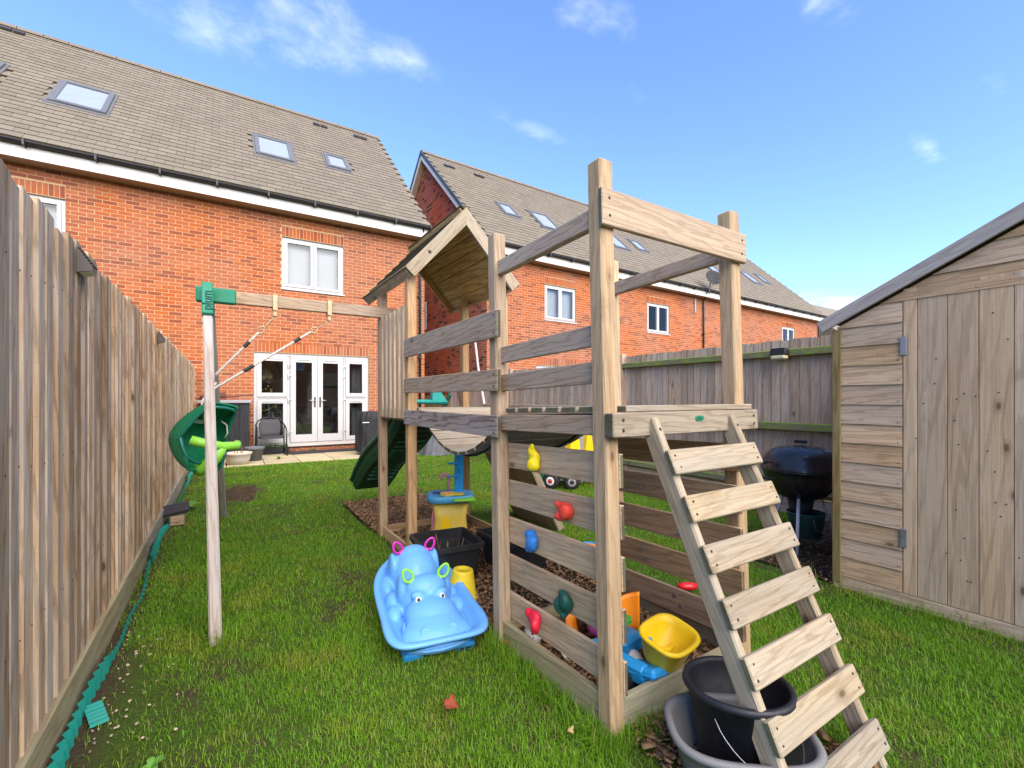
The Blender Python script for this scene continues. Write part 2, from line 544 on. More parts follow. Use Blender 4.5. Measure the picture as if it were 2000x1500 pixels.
def chip_mat():
    k = NT('wood_chip')
    r = k.rand()
    r2 = k.math('FRACT', k.math('MULTIPLY', r, 17.3))
    col = k.mix(k.ramp(r, .1, .9), (.15, .085, .046), (.33, .20, .105))
    col = k.mix(k.ramp(r2, .72, .8), col, (.09, .055, .036))
    n = k.noise(k.coord('Object'), 80, 3, .6)
    col = k.hsv(col, None, None, k.ramp(n, .2, .8, .8, 1.2))
    MATS['wood_chip'] = k.fin(col, .85, .15)
chip_mat()
def grass_mat():
    k = NT('grass_blade')
    r = k.rand()
    r2 = k.math('FRACT', k.math('MULTIPLY', r, 23.1))
    big = k.noise(k.coord('Object'), 1.1, 4, .6)
    col = k.mix(k.ramp(r, 0, 1), (.13, .315, .012), (.245, .45, .022))
    col = k.mix(k.ramp(big, .36, .66, 0, .5), col, (.145, .35, .014))
    pat = k.noise(k.coord('Object'), 2.4, 5, .6)
    dk = k.noise(k.coord('Object'), .75, 4, .65)
    col = k.mix(k.ramp(dk, .40, .66, 0, .55), col, (.09, .235, .012))
    yel = k.math('MULTIPLY', k.ramp(pat, .48, .66), .7)
    col = k.mix(yel, col, (.30, .34, .035))
    col = k.mix(k.ramp(r2, .93, .96), col, (.33, .27, .11))
    k.fin(col, .5, .3)
    tr = k.n('ShaderNodeBsdfTranslucent')
    k.l(col, tr.inputs[0])
    mx = k.n('ShaderNodeMixShader')
    mx.inputs[0].default_value = .38
    k.l(k.b.outputs[0], mx.inputs[1])
    k.l(tr.outputs[0], mx.inputs[2])
    k.l(mx.outputs[0], k.out.inputs[0])
    MATS['grass_blade'] = k.m
grass_mat()
def slab_mat():
    k = NT('paving')
    r = k.rand()
    v = k.coord('Object', (1, 1, 1), k.math('MULTIPLY', r, 11.0))
    n = k.noise(v, 2.5, 7, .65)
    col = k.mix(k.ramp(n, .3, .7), (.60, .50, .30), (.48, .42, .27))
    d = k.noise(v, 9, 7, .7)
    col = k.mix(k.ramp(d, .52, .72, 0, .5), col, (.30, .29, .15))
    col = k.hsv(col, None, None, k.ramp(r, 0, 1, .88, 1.1))
    k.bump(k.noise(v, 40, 4, .6), .3, .004)
    MATS['paving'] = k.fin(col, .85, .2)
slab_mat()
plain('stone', (.34, .27, .19), .8, .25, 0, .3, 20, spread=.5)
plain('felt_moss', (.10, .085, .05), .9, .1, 0, .4, 14, dirt=(.13, .15, .03), dirtamt=.7, bump=.6, bscale=40)

# ------------------------------------------------------------------ object helpers
WM = {}
def link(o, parent=None, M=None):
    COL.objects.link(o)
    M = M if M is not None else Matrix.Identity(4)
    WM[o.name] = M
    if parent is not None:
        o.parent = parent
        o.matrix_basis = WM[parent.name].inverted() @ M
    else:
        o.matrix_basis = M
    return o
def tag(o, label=None, cat=None, group=None, kind=None):
    if label: o['label'] = label
    if cat: o['category'] = cat
    if group: o['group'] = group
    if kind: o['kind'] = kind
    return o
def thing(name, label, cat, loc=(0, 0, 0), group=None, rz=0.0):
    o = bpy.data.objects.new(name, None)
    o.empty_display_size = .1
    link(o, None, Matrix.Translation(loc) @ Matrix.Rotation(rz, 4, 'Z'))
    return tag(o, label, cat, group)
def mesh(name, verts, faces, mat, smooth=False):
    me = bpy.data.meshes.new(name)
    me.from_pydata([tuple(v) for v in verts], [], [tuple(f) for f in faces])
    if mat:
        me.materials.append(MATS[mat])
    if smooth:
        me.polygons.foreach_set('use_smooth', [True] * len(me.polygons))
    me.update()
    return me
def put(name, me, M=None, parent=None):
    return link(bpy.data.objects.new(name, me), parent, M)
def mk(name, verts, faces, mat, parent=None, M=None, smooth=False):
    return put(name, mesh(name, verts, faces, mat, smooth), M, parent)
def big_mesh(name, V, tri, mat):
    """V (n,3), tri (m,3) numpy arrays"""
    me = bpy.data.meshes.new(name)
    n, m = len(V), len(tri)
    me.vertices.add(n); me.loops.add(m * 3); me.polygons.add(m)
    me.vertices.foreach_set('co', np.asarray(V, dtype=np.float32).ravel())
    me.loops.foreach_set('vertex_index', np.asarray(tri, dtype=np.int32).ravel())
    me.polygons.foreach_set('loop_start', np.arange(0, m * 3, 3, dtype=np.int32))
    me.polygons.foreach_set('loop_total', np.full(m, 3, dtype=np.int32))
    me.materials.append(MATS[mat])
    me.update(calc_edges=True)
    return me

_bc = {}
def cbox(sx, sy, sz, b, mat):
    """chamfered box centred on origin, cached"""
    key = (round(sx, 4), round(sy, 4), round(sz, 4), round(b, 4), mat)
    if key in _bc:
        return _bc[key]
    x, y, z = sx / 2, sy / 2, sz / 2
    b = min(b, x * .9, y * .9, z * .9)
    bm = bmesh.new()
    for a in (-1, 1):
        for c in (-1, 1):
            for d in (-1, 1):
                bm.verts.new((a * (x - b), c * (y - b), d * z))
                bm.verts.new((a * (x - b), c * y, d * (z - b)))
                bm.verts.new((a * x, c * (y - b), d * (z - b)))
    bmesh.ops.convex_hull(bm, input=bm.verts)
    bmesh.ops.dissolve_limit(bm, angle_limit=.01, verts=bm.verts, edges=bm.edges)
    me = bpy.data.meshes.new('box')
    bm.to_mesh(me); bm.free()
    me.materials.append(MATS[mat])
    if mat.startswith('frame_wood'):
        me.materials.append(MATS['end_grain'])
        for p in me.polygons:
            if abs(p.normal.x) > .9: p.material_index = 1
    _bc[key] = me
    return me
def frame_matrix(p0, p1, wd):
    p0, p1 = Vector(p0), Vector(p1)
    X = (p1 - p0).normalized()
    Y = Vector(wd); Y = (Y - X * Y.dot(X)).normalized()
    Z = X.cross(Y)
    M = Matrix((X, Y, Z)).transposed().to_4x4()
    M.translation = (p0 + p1) / 2
    return M, (p1 - p0).length
def board(name, p0, p1, wd, w, t, mat, parent, T=None, bev=.003):
    """timber of width w (along wd) and thickness t from p0 to p1; grain along its length"""
    M, L = frame_matrix(p0, p1, wd)
    if T is not None:
        M = T @ M
    return put(name, cbox(L, w, t, bev, mat), M, parent)
def abox(name, lo, hi, mat, parent=None, bev=.004, T=None, grain=None):
    lo, hi = Vector(lo), Vector(hi)
    s = hi - lo
    c = (lo + hi) / 2
    if grain:   # long axis as local X
        ax = 'xyz'.index(grain)
        d = Vector((0, 0, 0)); d[ax] = s[ax] / 2
        wa = (ax + 1) % 3
        wd = Vector((0, 0, 0)); wd[wa] = 1
        return board(name, c - d, c + d, wd, s[wa], s[(ax + 2) % 3], mat, parent, T, bev)
    M = Matrix.Translation(c)
    if T is not None:
        M = T @ M
    return put(name, cbox(s.x, s.y, s.z, bev, mat), M, parent)

def lathe(prof, n=32, cap0=False, cap1=False, closed=False):
    V, F = [], []
    m = len(prof)
    for r, z in prof:
        for i in range(n):
            a = 2 * math.pi * i / n
            V.append((r * math.cos(a), r * math.sin(a), z))
    for j in range(m - 1):
        for i in range(n):
            k = (i + 1) % n
            F.append((j * n + i, j * n + k, (j + 1) * n + k, (j + 1) * n + i))
    if cap0: F.append(tuple(reversed(range(n))))
    if cap1: F.append(tuple((m - 1) * n + i for i in range(n)))
    return V, F
def tube(pts, r, n=10, closed=False, cap=True):
    P = [Vector(p) for p in pts]
    m = len(P)
    rr = r if hasattr(r, '__len__') else [r] * m
    V, F = [], []
    prevN = None
    for i in range(m):
        if closed:
            d = P[(i + 1) % m] - P[i - 1]
        else:
            d = P[min(i + 1, m - 1)] - P[max(i - 1, 0)]
        d.normalize()
        if prevN is None:
            a = Vector((0, 0, 1)) if abs(d.z) < .9 else Vector((1, 0, 0))
            N = (a - d * a.dot(d)).normalized()
        else:
            N = (prevN - d * prevN.dot(d)).normalized()
        prevN = N
        B = d.cross(N)
        for k in range(n):
            t = 2 * math.pi * k / n
            V.append(P[i] + (N * math.cos(t) + B * math.sin(t)) * rr[i])
    last = m if closed else m - 1
    for i in range(last):
        for k in range(n):
            a, b = i * n + k, i * n + (k + 1) % n
            c, d = ((i + 1) % m) * n + (k + 1) % n, ((i + 1) % m) * n + k
            F.append((a, b, c, d))
    if cap and not closed:
        F.append(tuple(reversed(range(n))))
        F.append(tuple((m - 1) * n + k for k in range(n)))
    return V, F
def loft(rings, closed_ring=True, cap0=False, cap1=False):
    V, F = [], []
    n = len(rings[0])
    for r in rings:
        V += [tuple(p) for p in r]
    for j in range(len(rings) - 1):
        for i in range(n if closed_ring else n - 1):
            k = (i + 1) % n
            F.append((j * n + i, j * n + k, (j + 1) * n + k, (j + 1) * n + i))
    if cap0: F.append(tuple(reversed(range(n))))
    if cap1: F.append(tuple((len(rings) - 1) * n + i for i in range(n)))
    return V, F
def superell(a, b, n=48, p=3.0, z=0.0, cx=0.0, cy=0.0):
    out = []
    for i in range(n):
        t = 2 * math.pi * i / n
        c, s = math.cos(t), math.sin(t)
        out.append((cx + a * math.copysign(abs(c) ** (2 / p), c), cy + b * math.copysign(abs(s) ** (2 / p), s), z))
    return out
def join(*vf):
    V, F = [], []
    for v, f in vf:
        o = len(V)
        V += [tuple(x) for x in v]
        F += [tuple(i + o for i in q) for q in f]
    return V, F
def xf(vf, M):
    return [tuple(M @ Vector(v)) for v in vf[0]], vf[1]
def boxvf(lo, hi):
    x0, y0, z0 = lo; x1, y1, z1 = hi
    V = [(x0, y0, z0), (x1, y0, z0), (x1, y1, z0), (x0, y1, z0), (x0, y0, z1), (x1, y0, z1), (x1, y1, z1), (x0, y1, z1)]
    F = [(0, 3, 2, 1), (4, 5, 6, 7), (0, 1, 5, 4), (1, 2, 6, 5), (2, 3, 7, 6), (3, 0, 4, 7)]
    return V, F
def ell(c, r, rot=None, n=20, m=12):
    V, F = [], []
    for j in range(m + 1):
        ph = math.pi * j / m
        for i in range(n):
            t = 2 * math.pi * i / n
            V.append(Vector((r[0] * math.sin(ph) * math.cos(t), r[1] * math.sin(ph) * math.sin(t), r[2] * math.cos(ph))))
    for j in range(m):
        for i in range(n):
            k = (i + 1) % n
            F.append((j * n + i, (j + 1) * n + i, (j + 1) * n + k, j * n + k))
    M = Matrix.Translation(c) @ (rot.to_4x4() if rot else Matrix.Identity(4))
    return [tuple(M @ v) for v in V], F
def remesh(vf, mat, voxel, smooth_it=6, fac=.5):
    me = bpy.data.meshes.new('tmp')
    me.from_pydata(vf[0], [], vf[1])
    bm = bmesh.new(); bm.from_mesh(me)
    bmesh.ops.remove_doubles(bm, verts=bm.verts, dist=1e-5)
    bm.to_mesh(me); bm.free()
    o = bpy.data.objects.new('tmp', me)
    COL.objects.link(o)
    m = o.modifiers.new('r', 'REMESH'); m.mode = 'VOXEL'; m.voxel_size = voxel; m.use_smooth_shade = True
    s = o.modifiers.new('s', 'SMOOTH'); s.iterations = smooth_it; s.factor = fac
    dg = bpy.context.evaluated_depsgraph_get()
    out = bpy.data.meshes.new_from_object(o.evaluated_get(dg))
    COL.objects.unlink(o)
    bpy.data.objects.remove(o)
    out.materials.clear()
    out.materials.append(MATS[mat])
    out.polygons.foreach_set('use_smooth', [True] * len(out.polygons))
    return out
def modmesh(me, mods):
    o = bpy.data.objects.new('tmp', me)
    COL.objects.link(o)
    for typ, kw in mods:
        m = o.modifiers.new(typ, typ)
        for k, v in kw.items():
            setattr(m, k, v)
    dg = bpy.context.evaluated_depsgraph_get()
    out = bpy.data.meshes.new_from_object(o.evaluated_get(dg))
    COL.objects.unlink(o)
    bpy.data.objects.remove(o)
    return out
def text_mesh(txt, size, depth, mat):
    cu = bpy.data.curves.new('t', 'FONT')
    cu.body = txt; cu.size = size; cu.extrude = depth; cu.align_x = 'CENTER'; cu.align_y = 'CENTER'; cu.resolution_u = 4
    o = bpy.data.objects.new('t', cu)
    COL.objects.link(o)
    dg = bpy.context.evaluated_depsgraph_get()
    me = bpy.data.meshes.new_from_object(o.evaluated_get(dg))
    COL.objects.unlink(o); bpy.data.objects.remove(o)
    me.materials.clear(); me.materials.append(MATS[mat])
    return me
T3 = lambda *a: Matrix.Translation(a)
RX = lambda d: Matrix.Rotation(R(d), 4, 'X')
RY = lambda d: Matrix.Rotation(R(d), 4, 'Y')
RZ = lambda d: Matrix.Rotation(R(d), 4, 'Z')
camf = Vector((math.sin(YAW), math.cos(YAW), 0))
camr = Vector((math.cos(YAW), -math.sin(YAW), 0))
def in_view(p, mar=.02):
    q = Vector(p) - cam.location
    d = q.dot(camf)
    if d < .1: return None
    u, v = q.dot(camr) / d, q.z / d
    return d if abs(u) < 1.125 + mar and -.82 < v < .88 else None

# ------------------------------------------------------------------ ground
def sheet(name, x0, x1, y0, y1, z, mat, nx, ny, amp=0.0, kind='structure', sc=1.3):
    V, F = [], []
    for j in range(ny + 1):
        for i in range(nx + 1):
            x = x0 + (x1 - x0) * i / nx; y = y0 + (y1 - y0) * j / ny
            V.append((x, y, z + amp * mnoise.noise((x * sc, y * sc, 2.0))))
    for j in range(ny):
        for i in range(nx):
            a = j * (nx + 1) + i
            F.append((a, a + 1, a + nx + 2, a + nx + 1))
    o = mk(name, V, F, mat, None, None, True)
    o['kind'] = kind
    return o
sheet('ground', -900, 900, -900, 900, -.03, 'ground_soil', 2, 2)
lawn = sheet('lawn', -.62, 5.3, -1.6, 9.72, -.004, 'lawn_soil', 60, 110, .012)

# ------------------------------------------------------------------ houses
def wall_pieces(x0, x1, z0, z1, openings):
    xs = sorted({x0, x1, *[o[0] for o in openings], *[o[1] for o in openings]})
    zs = sorted({z0, z1, *[o[2] for o in openings], *[o[3] for o in openings]})
    out = []
    for i in range(len(xs) - 1):
        run = None
        for j in range(len(zs) - 1):
            cx, cz = (xs[i] + xs[i + 1]) / 2, (zs[j] + zs[j + 1]) / 2
            hole = any(o[0] < cx < o[1] and o[2] < cz < o[3] for o in openings)
            if hole:
                if run: out.append(run); run = None
            else:
                run = [xs[i], xs[i + 1], run[2] if run else zs[j], zs[j + 1]]
        if run: out.append(run)
    return out

def brick_quads(x0, x1, z0, z1, openings, lint, top=None):
    """list of (cx, cz, w, h) bricks in stretcher bond"""
    B = []
    rows = int(round((z1 - z0) / .075))
    for r in range(rows):
        zc = z0 + .075 * r + .0375
        off = 0 if r % 2 else .1125
        n = int((x1 - x0) / .225) + 2
        for i in range(-1, n):
            a = x0 + i * .225 - off + .005
            b = a + .212
            a, b = max(a, x0), min(b, x1)
            segs = [(a, b)]
            for (ox0, ox1, oz0, oz1) in openings + lint:
                if oz0 - .01 < zc < oz1 + .01:
                    ns = []
                    for (s, e) in segs:
                        if e <= ox0 or s >= ox1:
                            ns.append((s, e))
                        else:
                            if s < ox0: ns.append((s, min(e, ox0 - .004)))
                            if e > ox1: ns.append((max(s, ox1 + .004), e))
                    segs = ns
            for (s, e) in segs:
                if top is not None and zc + .04 > top((s + e) / 2): continue
                if e - s > .025: B.append(((s + e) / 2, zc, e - s, .062))
    for (ox0, ox1, oz0, oz1) in lint:
        n = int(round((ox1 - ox0) / .075))
        p = (ox1 - ox0) / n
        for i in range(n):
            B.append((ox0 + p * (i + .5), (oz0 + oz1) / 2, p - .012, oz1 - oz0 - .010))
    return B

_bm = {}
def brick_obj_mesh(w, h, mat, axis):
    key = (round(w, 3), round(h, 3), mat, axis)
    if key not in _bm:
        if axis == 'y':
            _bm[key] = mesh('brick', *boxvf((-w / 2, 0, -h / 2), (w / 2, .03, h / 2)), mat)
        else:
            _bm[key] = mesh('brick', *boxvf((0, -w / 2, -h / 2), (.03, w / 2, h / 2)), mat)
    return _bm[key]
def lay_bricks(parent, B, plane, mat, axis, T, limit):
    """axis 'y': wall facing -Y at y=plane; axis 'x': wall facing -X at x=plane.
    the nearest `limit` bricks in view become single objects, the rest one joined part"""
    pos = []
    for (c, z, w, h) in B:
        p = T @ (Vector((c, plane, z)) if axis == 'y' else Vector((plane, c, z)))
        d = in_view(p)
        vis = d is not None and not (p.x < 5.2 and p.z < 1.0 and p.x < 0) and p.z > (1.7 if p.x > 5.3 else -.1)
        pos.append(d if vis else 1e9)
    order = np.argsort(pos)
    single = set(int(i) for i in order[:limit] if pos[int(i)] < 1e8)
    V, F = [], []
    for i, (c, z, w, h) in enumerate(B):
        jit = random.uniform(-.0015, .0015)
        if i in single:
            p = Vector((c, plane + jit, z)) if axis == 'y' else Vector((plane + jit, c, z))
            put('brick', brick_obj_mesh(w, h, mat, axis), T @ Matrix.Translation(p), parent)
        else:
            o = len(V)
            if axis == 'y':
                v, f = boxvf((c - w / 2, plane + jit, z - h / 2), (c + w / 2, plane + .03, z + h / 2))
            else:
                v, f = boxvf((plane + jit, c - w / 2, z - h / 2), (plane + .03, c + w / 2, z + h / 2))
            f = [q for k, q in enumerate(f) if k != (4 if axis == 'y' else 3)]
            V += [tuple(T @ Vector(x)) for x in v]
            F += [tuple(a + o for a in q) for q in f]
    if V:
        M = WM[parent.name]
        o = mk('brick_courses', [tuple(M.inverted() @ Vector(v)) for v in V], F, mat, parent, M)
        o['kind'] = 'stuff'

EV_Y, EV_Z, RG_Y, RG_Z = -.35, 5.70, 4.30, 10.20     # eave and ridge relative to the wall line
SL = math.hypot(RG_Y - EV_Y, RG_Z - EV_Z)
PITCH = math.atan2(RG_Z - EV_Z, RG_Y - EV_Y)
def roof_tiles(parent, x0, x1, yw, T, limit, holes=()):
    rows = 31
    g = SL / rows
    w = .30
    me = mesh('tile', *boxvf((-w / 2 + .003, 0, -.012), (w / 2 - .003, g + .03, .018)), 'roof_tile')
    me.materials.append(MATS['tile_butt'])
    me.polygons[2].material_index = 1
    items = []
    for r in range(rows):
        off = .15 if r % 2 else 0
        n = int((x1 - x0) / w) + 2
        for i in range(n):
            xc = x0 + i * w + off - .0
            if xc > x1 - .02 or xc < x0 + .02: continue
            s = r * g
            if any(h[0] - .02 < xc < h[1] + .02 and h[2] - .05 < s + g / 2 < h[3] + .0 for h in holes): continue
            items.append((xc, s))
    def mat_of(xc, s, j):
        M = T @ T3(xc, yw + EV_Y + s * math.cos(PITCH), EV_Z + s * math.sin(PITCH)) @ Matrix.Rotation(PITCH, 4, 'X')
        return M @ Matrix.Rotation(-.055 + j, 4, 'X') @ T3(0, 0, .022)
    ds = []
    for (xc, s) in items:
        p = T @ Vector((xc, yw + EV_Y + s * math.cos(PITCH), EV_Z + s * math.sin(PITCH)))
        d = in_view(p)
        ds.append(d if d else 1e9)
    order = np.argsort(ds)
    single = set(int(i) for i in order[:limit] if ds[int(i)] < 1e8)
    V, F = [], []
    bv, bf = boxvf((-w / 2 + .003, 0, -.012), (w / 2 - .003, g + .03, .018))
    nt = 0
    Mi = WM[parent.name].inverted()
    for i, (xc, s) in enumerate(items):
        M = mat_of(xc, s, random.uniform(-.006, .006))
        if i in single:
            put('tile', me, M, parent)
        else:
            o = len(V)
            MM = Mi @ M
            V += [tuple(MM @ Vector(v)) for v in bv]
            F += [tuple(a + o for a in q) for k, q in enumerate(bf) if k != 0]
    o = mk('tile_courses', V, F, 'roof_tile', parent, WM[parent.name])
    o.data.materials.append(MATS['tile_butt'])
    mi = np.zeros(len(F), np.int32); mi[1::5] = 1
    o.data.polygons.foreach_set('material_index', mi)
    o['kind'] = 'stuff'
def on_roof(x, s, yw, T, up=0.0):
    return T @ T3(x, yw + EV_Y + s * math.cos(PITCH), EV_Z + s * math.sin(PITCH)) @ Matrix.Rotation(PITCH, 4, 'X') @ T3(0, 0, up)
def skylight(parent, x0, x1, s0, s1, yw, T, big=True):
    M = on_roof((x0 + x1) / 2, (s0 + s1) / 2, yw, T)
    w, h = x1 - x0, s1 - s0
    vf = join(boxvf((-w / 2, -h / 2, -.02), (-w / 2 + .09, h / 2, .075)), boxvf((w / 2 - .09, -h / 2, -.02), (w / 2, h / 2, .085)),
              boxvf((-w / 2 + .09, -h / 2, -.02), (w / 2 - .09, -h / 2 + .10, .083)), boxvf((-w / 2 + .09, h / 2 - .12, -.02), (w / 2 - .09, h / 2, .087)),
              boxvf((-w / 2 - .06, -h / 2 - .10, .0), (w / 2 + .06, -h / 2, .045)))
    f = mk('skylight', vf[0], vf[1], 'grey_frame', parent, M)
    mk('pane', *boxvf((-w / 2 + .09, -h / 2 + .10, .0), (w / 2 - .09, h / 2 - .12, .055)), 'skylight_glass', f, M)
    mk('flashing', *join(boxvf((-w / 2 - .05, -h / 2, .0), (-w / 2 - .002, h / 2 + .05, .05)), boxvf((w / 2 + .002, -h / 2, .0), (w / 2 + .05, h / 2 + .05, .05)), boxvf((-w / 2, h / 2 + .002, .0), (w / 2, h / 2 + .05, .052))), 'lead_grey', f, M)
def casement(parent, x0, x1, z0, z1, yw, T, panes=2, blind=True):
    d0 = yw + .05
    fr = .055
    vf = join(boxvf((x0, d0, z0), (x1, d0 + .07, z0 + fr)), boxvf((x0, d0, z1 - fr), (x1, d0 + .07, z1)),
              boxvf((x0, d0, z0 + fr), (x0 + fr, d0 + .07, z1 - fr)), boxvf((x1 - fr, d0, z0 + fr), (x1, d0 + .07, z1 - fr)))
    w = mk('window', vf[0], vf[1], 'upvc', parent, T)
    n = panes
    pw = (x1 - x0 - 2 * fr) / n
    for i in range(n):
        a, b = x0 + fr + i * pw + .004, x0 + fr + (i + 1) * pw - .004
        s = .06
        vf = join(boxvf((a, d0 - .02, z0 + fr + .004), (b, d0 + .05, z0 + fr + s)), boxvf((a, d0 - .02, z1 - fr - s), (b, d0 + .05, z1 - fr - .004)),
                  boxvf((a, d0 - .02, z0 + fr + s), (a + s, d0 + .05, z1 - fr - s)), boxvf((b - s, d0 - .02, z0 + fr + s), (b, d0 + .05, z1 - fr - s)))
        mk('sash', vf[0], vf[1], 'upvc', w, T)
        mk('pane', *boxvf((a + s, d0 + .01, z0 + fr + s), (b - s, d0 + .02, z1 - fr - s)), 'glass', w, T)
    if blind:
        mk('blind', *boxvf((x0 + .03, d0 + .14, z0 + .02), (x1 - .03, d0 + .15, z1 - .02)), 'blind_pale', w, T)
    mk('sill', *boxvf((x0 - .02, yw - .03, z0 - .03), (x1 + .02, d0, z0 - .002)), 'upvc', w, T)

def house(name, label, x0, x1, yw, T, openings, lintels, skylights, vents, brick, limit, zbrick=0.0, verge_l=0.0, verge_r=0.0, detail=True, gable=False, xbrick0=None):
    h = thing(name, label, 'house', tuple(T @ Vector((x0, yw, 0))))
    P = WM[h.name]
    inv = P.inverted()
    parts = []
    for (a, b, c, d) in wall_pieces(x0, x1, 0, 5.5, openings):
        parts.append(boxvf((a, yw + .004, c), (b, yw + .30, d)))
    depth = 8.6
    parts.append(boxvf((x0 + .008, yw + .30, 0), (x0 + .3, yw + depth, 5.7)))
    parts.append(boxvf((x1 - .3, yw + .30, 0), (x1 - .008, yw + depth, 5.7)))
    parts.append(boxvf((x0, yw + depth, 0), (x1, yw + depth + .3, 5.7)))
    parts.append(boxvf((x0 + .3, yw + .30, 5.40), (x1 - .3, yw + depth, 5.5)))
    for xg in (x0 + .008, x1 - .3):
        ry, rz = yw + RG_Y, RG_Z - .22
        a = [(xg, yw + .1, 5.5), (xg, ry, rz), (xg, yw + depth, 5.5)]
        b = [(p[0] + .29, p[1], p[2]) for p in a]
        parts.append((a + b, [(0, 2, 1), (3, 4, 5), (0, 1, 4, 3), (1, 2, 5, 4), (2, 0, 3, 5)]))
    vf = xf(join(*parts), inv @ T)
    mk('wall', vf[0], vf[1], 'mortar' if detail else brick, h, P)
    if detail:
        B = brick_quads(xbrick0 if xbrick0 is not None else x0, x1, zbrick, 5.40, openings, lintels)
        lay_bricks(h, B, yw, brick, 'y', T, limit)
    # roof deck (both slopes), fascia, soffit, gutter
    ra, rb = x0 - verge_l, x1 + verge_r
    t = .06
    yb = yw + 2 * RG_Y - EV_Y
    V = [(ra, yw + EV_Y, EV_Z - t), (rb, yw + EV_Y, EV_Z - t), (rb, yw + RG_Y, RG_Z - t), (ra, yw + RG_Y, RG_Z - t), (ra, yb, EV_Z - t), (rb, yb, EV_Z - t),
         (ra, yw + EV_Y, EV_Z), (rb, yw + EV_Y, EV_Z), (rb, yw + RG_Y, RG_Z), (ra, yw + RG_Y, RG_Z), (ra, yb, EV_Z), (rb, yb, EV_Z)]
    F = [(0, 3, 2, 1), (3, 4, 5, 2), (6, 7, 8, 9), (9, 8, 11, 10), (0, 1, 7, 6), (4, 10, 11, 5), (0, 6, 9, 3), (3, 9, 10, 4), (1, 2, 8, 7), (2, 5, 11, 8)]
    vf = xf((V, F), inv @ T)
    roof = mk('roof', vf[0], vf[1], 'roof_tile', h, P)
    if detail:
        roof_tiles(roof, ra, rb, yw, T, 300, [(s[0], s[1], s[2], s[3]) for s in skylights])
        for s in skylights:
            skylight(roof, s[0], s[1], s[2], s[3], yw, T)
        for (vx, vs) in vents:
            M = on_roof(vx, vs, yw, T, .06)
            mk('vent', *join(boxvf((-.2, -.08, -.03), (-.02, .08, .03)), boxvf((.02, -.08, -.03), (.2, .08, .03))), 'slate_dark', roof, M)
    # ridge tiles
    n = int((rb - ra) / .45)
    for i in range(n):
        a = ra + (rb - ra) * i / n
        b = ra + (rb - ra) * (i + 1) / n - .012
        ring = []
        for xx in (a, b):
            ring.append([(xx, yw + RG_Y + .13 * math.cos(t_), RG_Z - .04 + .12 * math.sin(t_)) for t_ in np.linspace(math.pi, 0, 7)])
        vf = loft(ring, False)
        mk('ridge_tile', [tuple(inv @ T @ Vector(v)) for v in vf[0]], vf[1], 'roof_tile', roof, P)
    f = abox('fascia', (ra + .02, yw + EV_Y + .03, 5.40), (rb - .02, yw + EV_Y + .06, 5.665), 'fascia_white', h, .002, T)
    abox('soffit', (ra + .02, yw + EV_Y + .06, 5.405), (rb - .02, yw + .008, 5.42), 'soffit', h, .001, T)
    g = []
    for xx in (ra - .01, rb + .01):
        g.append([(xx, yw + EV_Y - .035 + .055 * math.cos(a), 5.675 + .060 * math.sin(a)) for a in np.linspace(math.pi, 2 * math.pi, 9)] +
                 [(xx, yw + EV_Y - .035 + .047 * math.cos(a), 5.675 + .052 * math.sin(a)) for a in np.linspace(2 * math.pi, math.pi, 9)])
    vf = loft(g, True, True, True)
    gu = mk('gutter', [tuple(inv @ T @ Vector(v)) for v in vf[0]], vf[1], 'gutter_black', h, P)
    if detail:
        xx = ra + .35
        while xx < rb:
            abox('gutter_bracket', (xx, yw + EV_Y - .108, 5.585), (xx + .035, yw + EV_Y + .03, 5.69), 'gutter_black', gu, .002, T)
            xx += .93
    return h, T, inv
I4 = Matrix.Identity(4)
YW = 11.5
DOOR = (.55, 3.04, .17, 2.265)
H1_OP = [DOOR, (1.10, 2.445, 3.74, 4.915), (-3.83, -2.48, 3.74, 4.915)]
H1_LI = [(.55, 3.04, 2.275, 2.50), (1.10, 2.445, 4.925, 5.15), (-3.83, -2.48, 4.925, 5.15)]
house1, _, _ = house('brick_house', 'red brick house with white french doors facing the lawn', -7.0, 4.51, YW, I4, H1_OP, H1_LI,
                     [(-2.98, -2.10, 2.10, 3.50), (.65, 1.49, 2.05, 3.36), (2.33, 2.92, 2.42, 3.35), (-4.68, -3.85, 2.15, 3.55)],
                     [(-4.25, 6.1), (2.55, 5.85), (3.78, 5.85)], 'brick_red', 300, .0, 0, .02, xbrick0=-5.0)
casement(house1, 1.10, 2.445, 3.74, 4.915, YW, I4)
casement(house1, -3.83, -2.48, 3.74, 4.915, YW, I4)
def downpipe(parent, x, y, z0, z1, T, mat='gutter_black'):
    pts = [(x, y - .30, z1), (x, y - .30, z1 - .07), (x, y - .06, z1 - .30), (x, y - .06, z1 - .40), (x, y - .06, z0)]
    V, F = tube([T @ Vector(p) for p in pts], .034, 10)
    inv = WM[parent.name].inverted()
    p = mk('downpipe', [tuple(inv @ Vector(v)) for v in V], F, mat, parent, WM[parent.name], True)
    z = z0 + .6
    while z < z1 - .5:
        abox('pipe_clip', (x - .05, y - .105, z), (x + .05, y, z + .04), mat, p, .004, T)
        z += 1.6
downpipe(house1, 4.36, YW, .1, 5.62, I4)
a2 = math.atan(.033)
T2 = T3(6.2, 11.5, 0) @ Matrix.Rotation(a2, 4, 'Z') @ T3(-6.2, -11.5, 0)
H2_W = [(8.54, 9.86), (13.43, 14.77), (23.72, 25.06)]
H2_OP = [(a, b, 3.725, 4.85) for a, b in H2_W] + [(8.2, 10.4, .17, 2.265), (13.0, 15.2, .17, 2.265)]
H2_LI = [(a, b, 4.86, 5.085) for a, b in H2_W] + [(8.2, 10.4, 2.275, 2.50), (13.0, 15.2, 2.275, 2.50)]
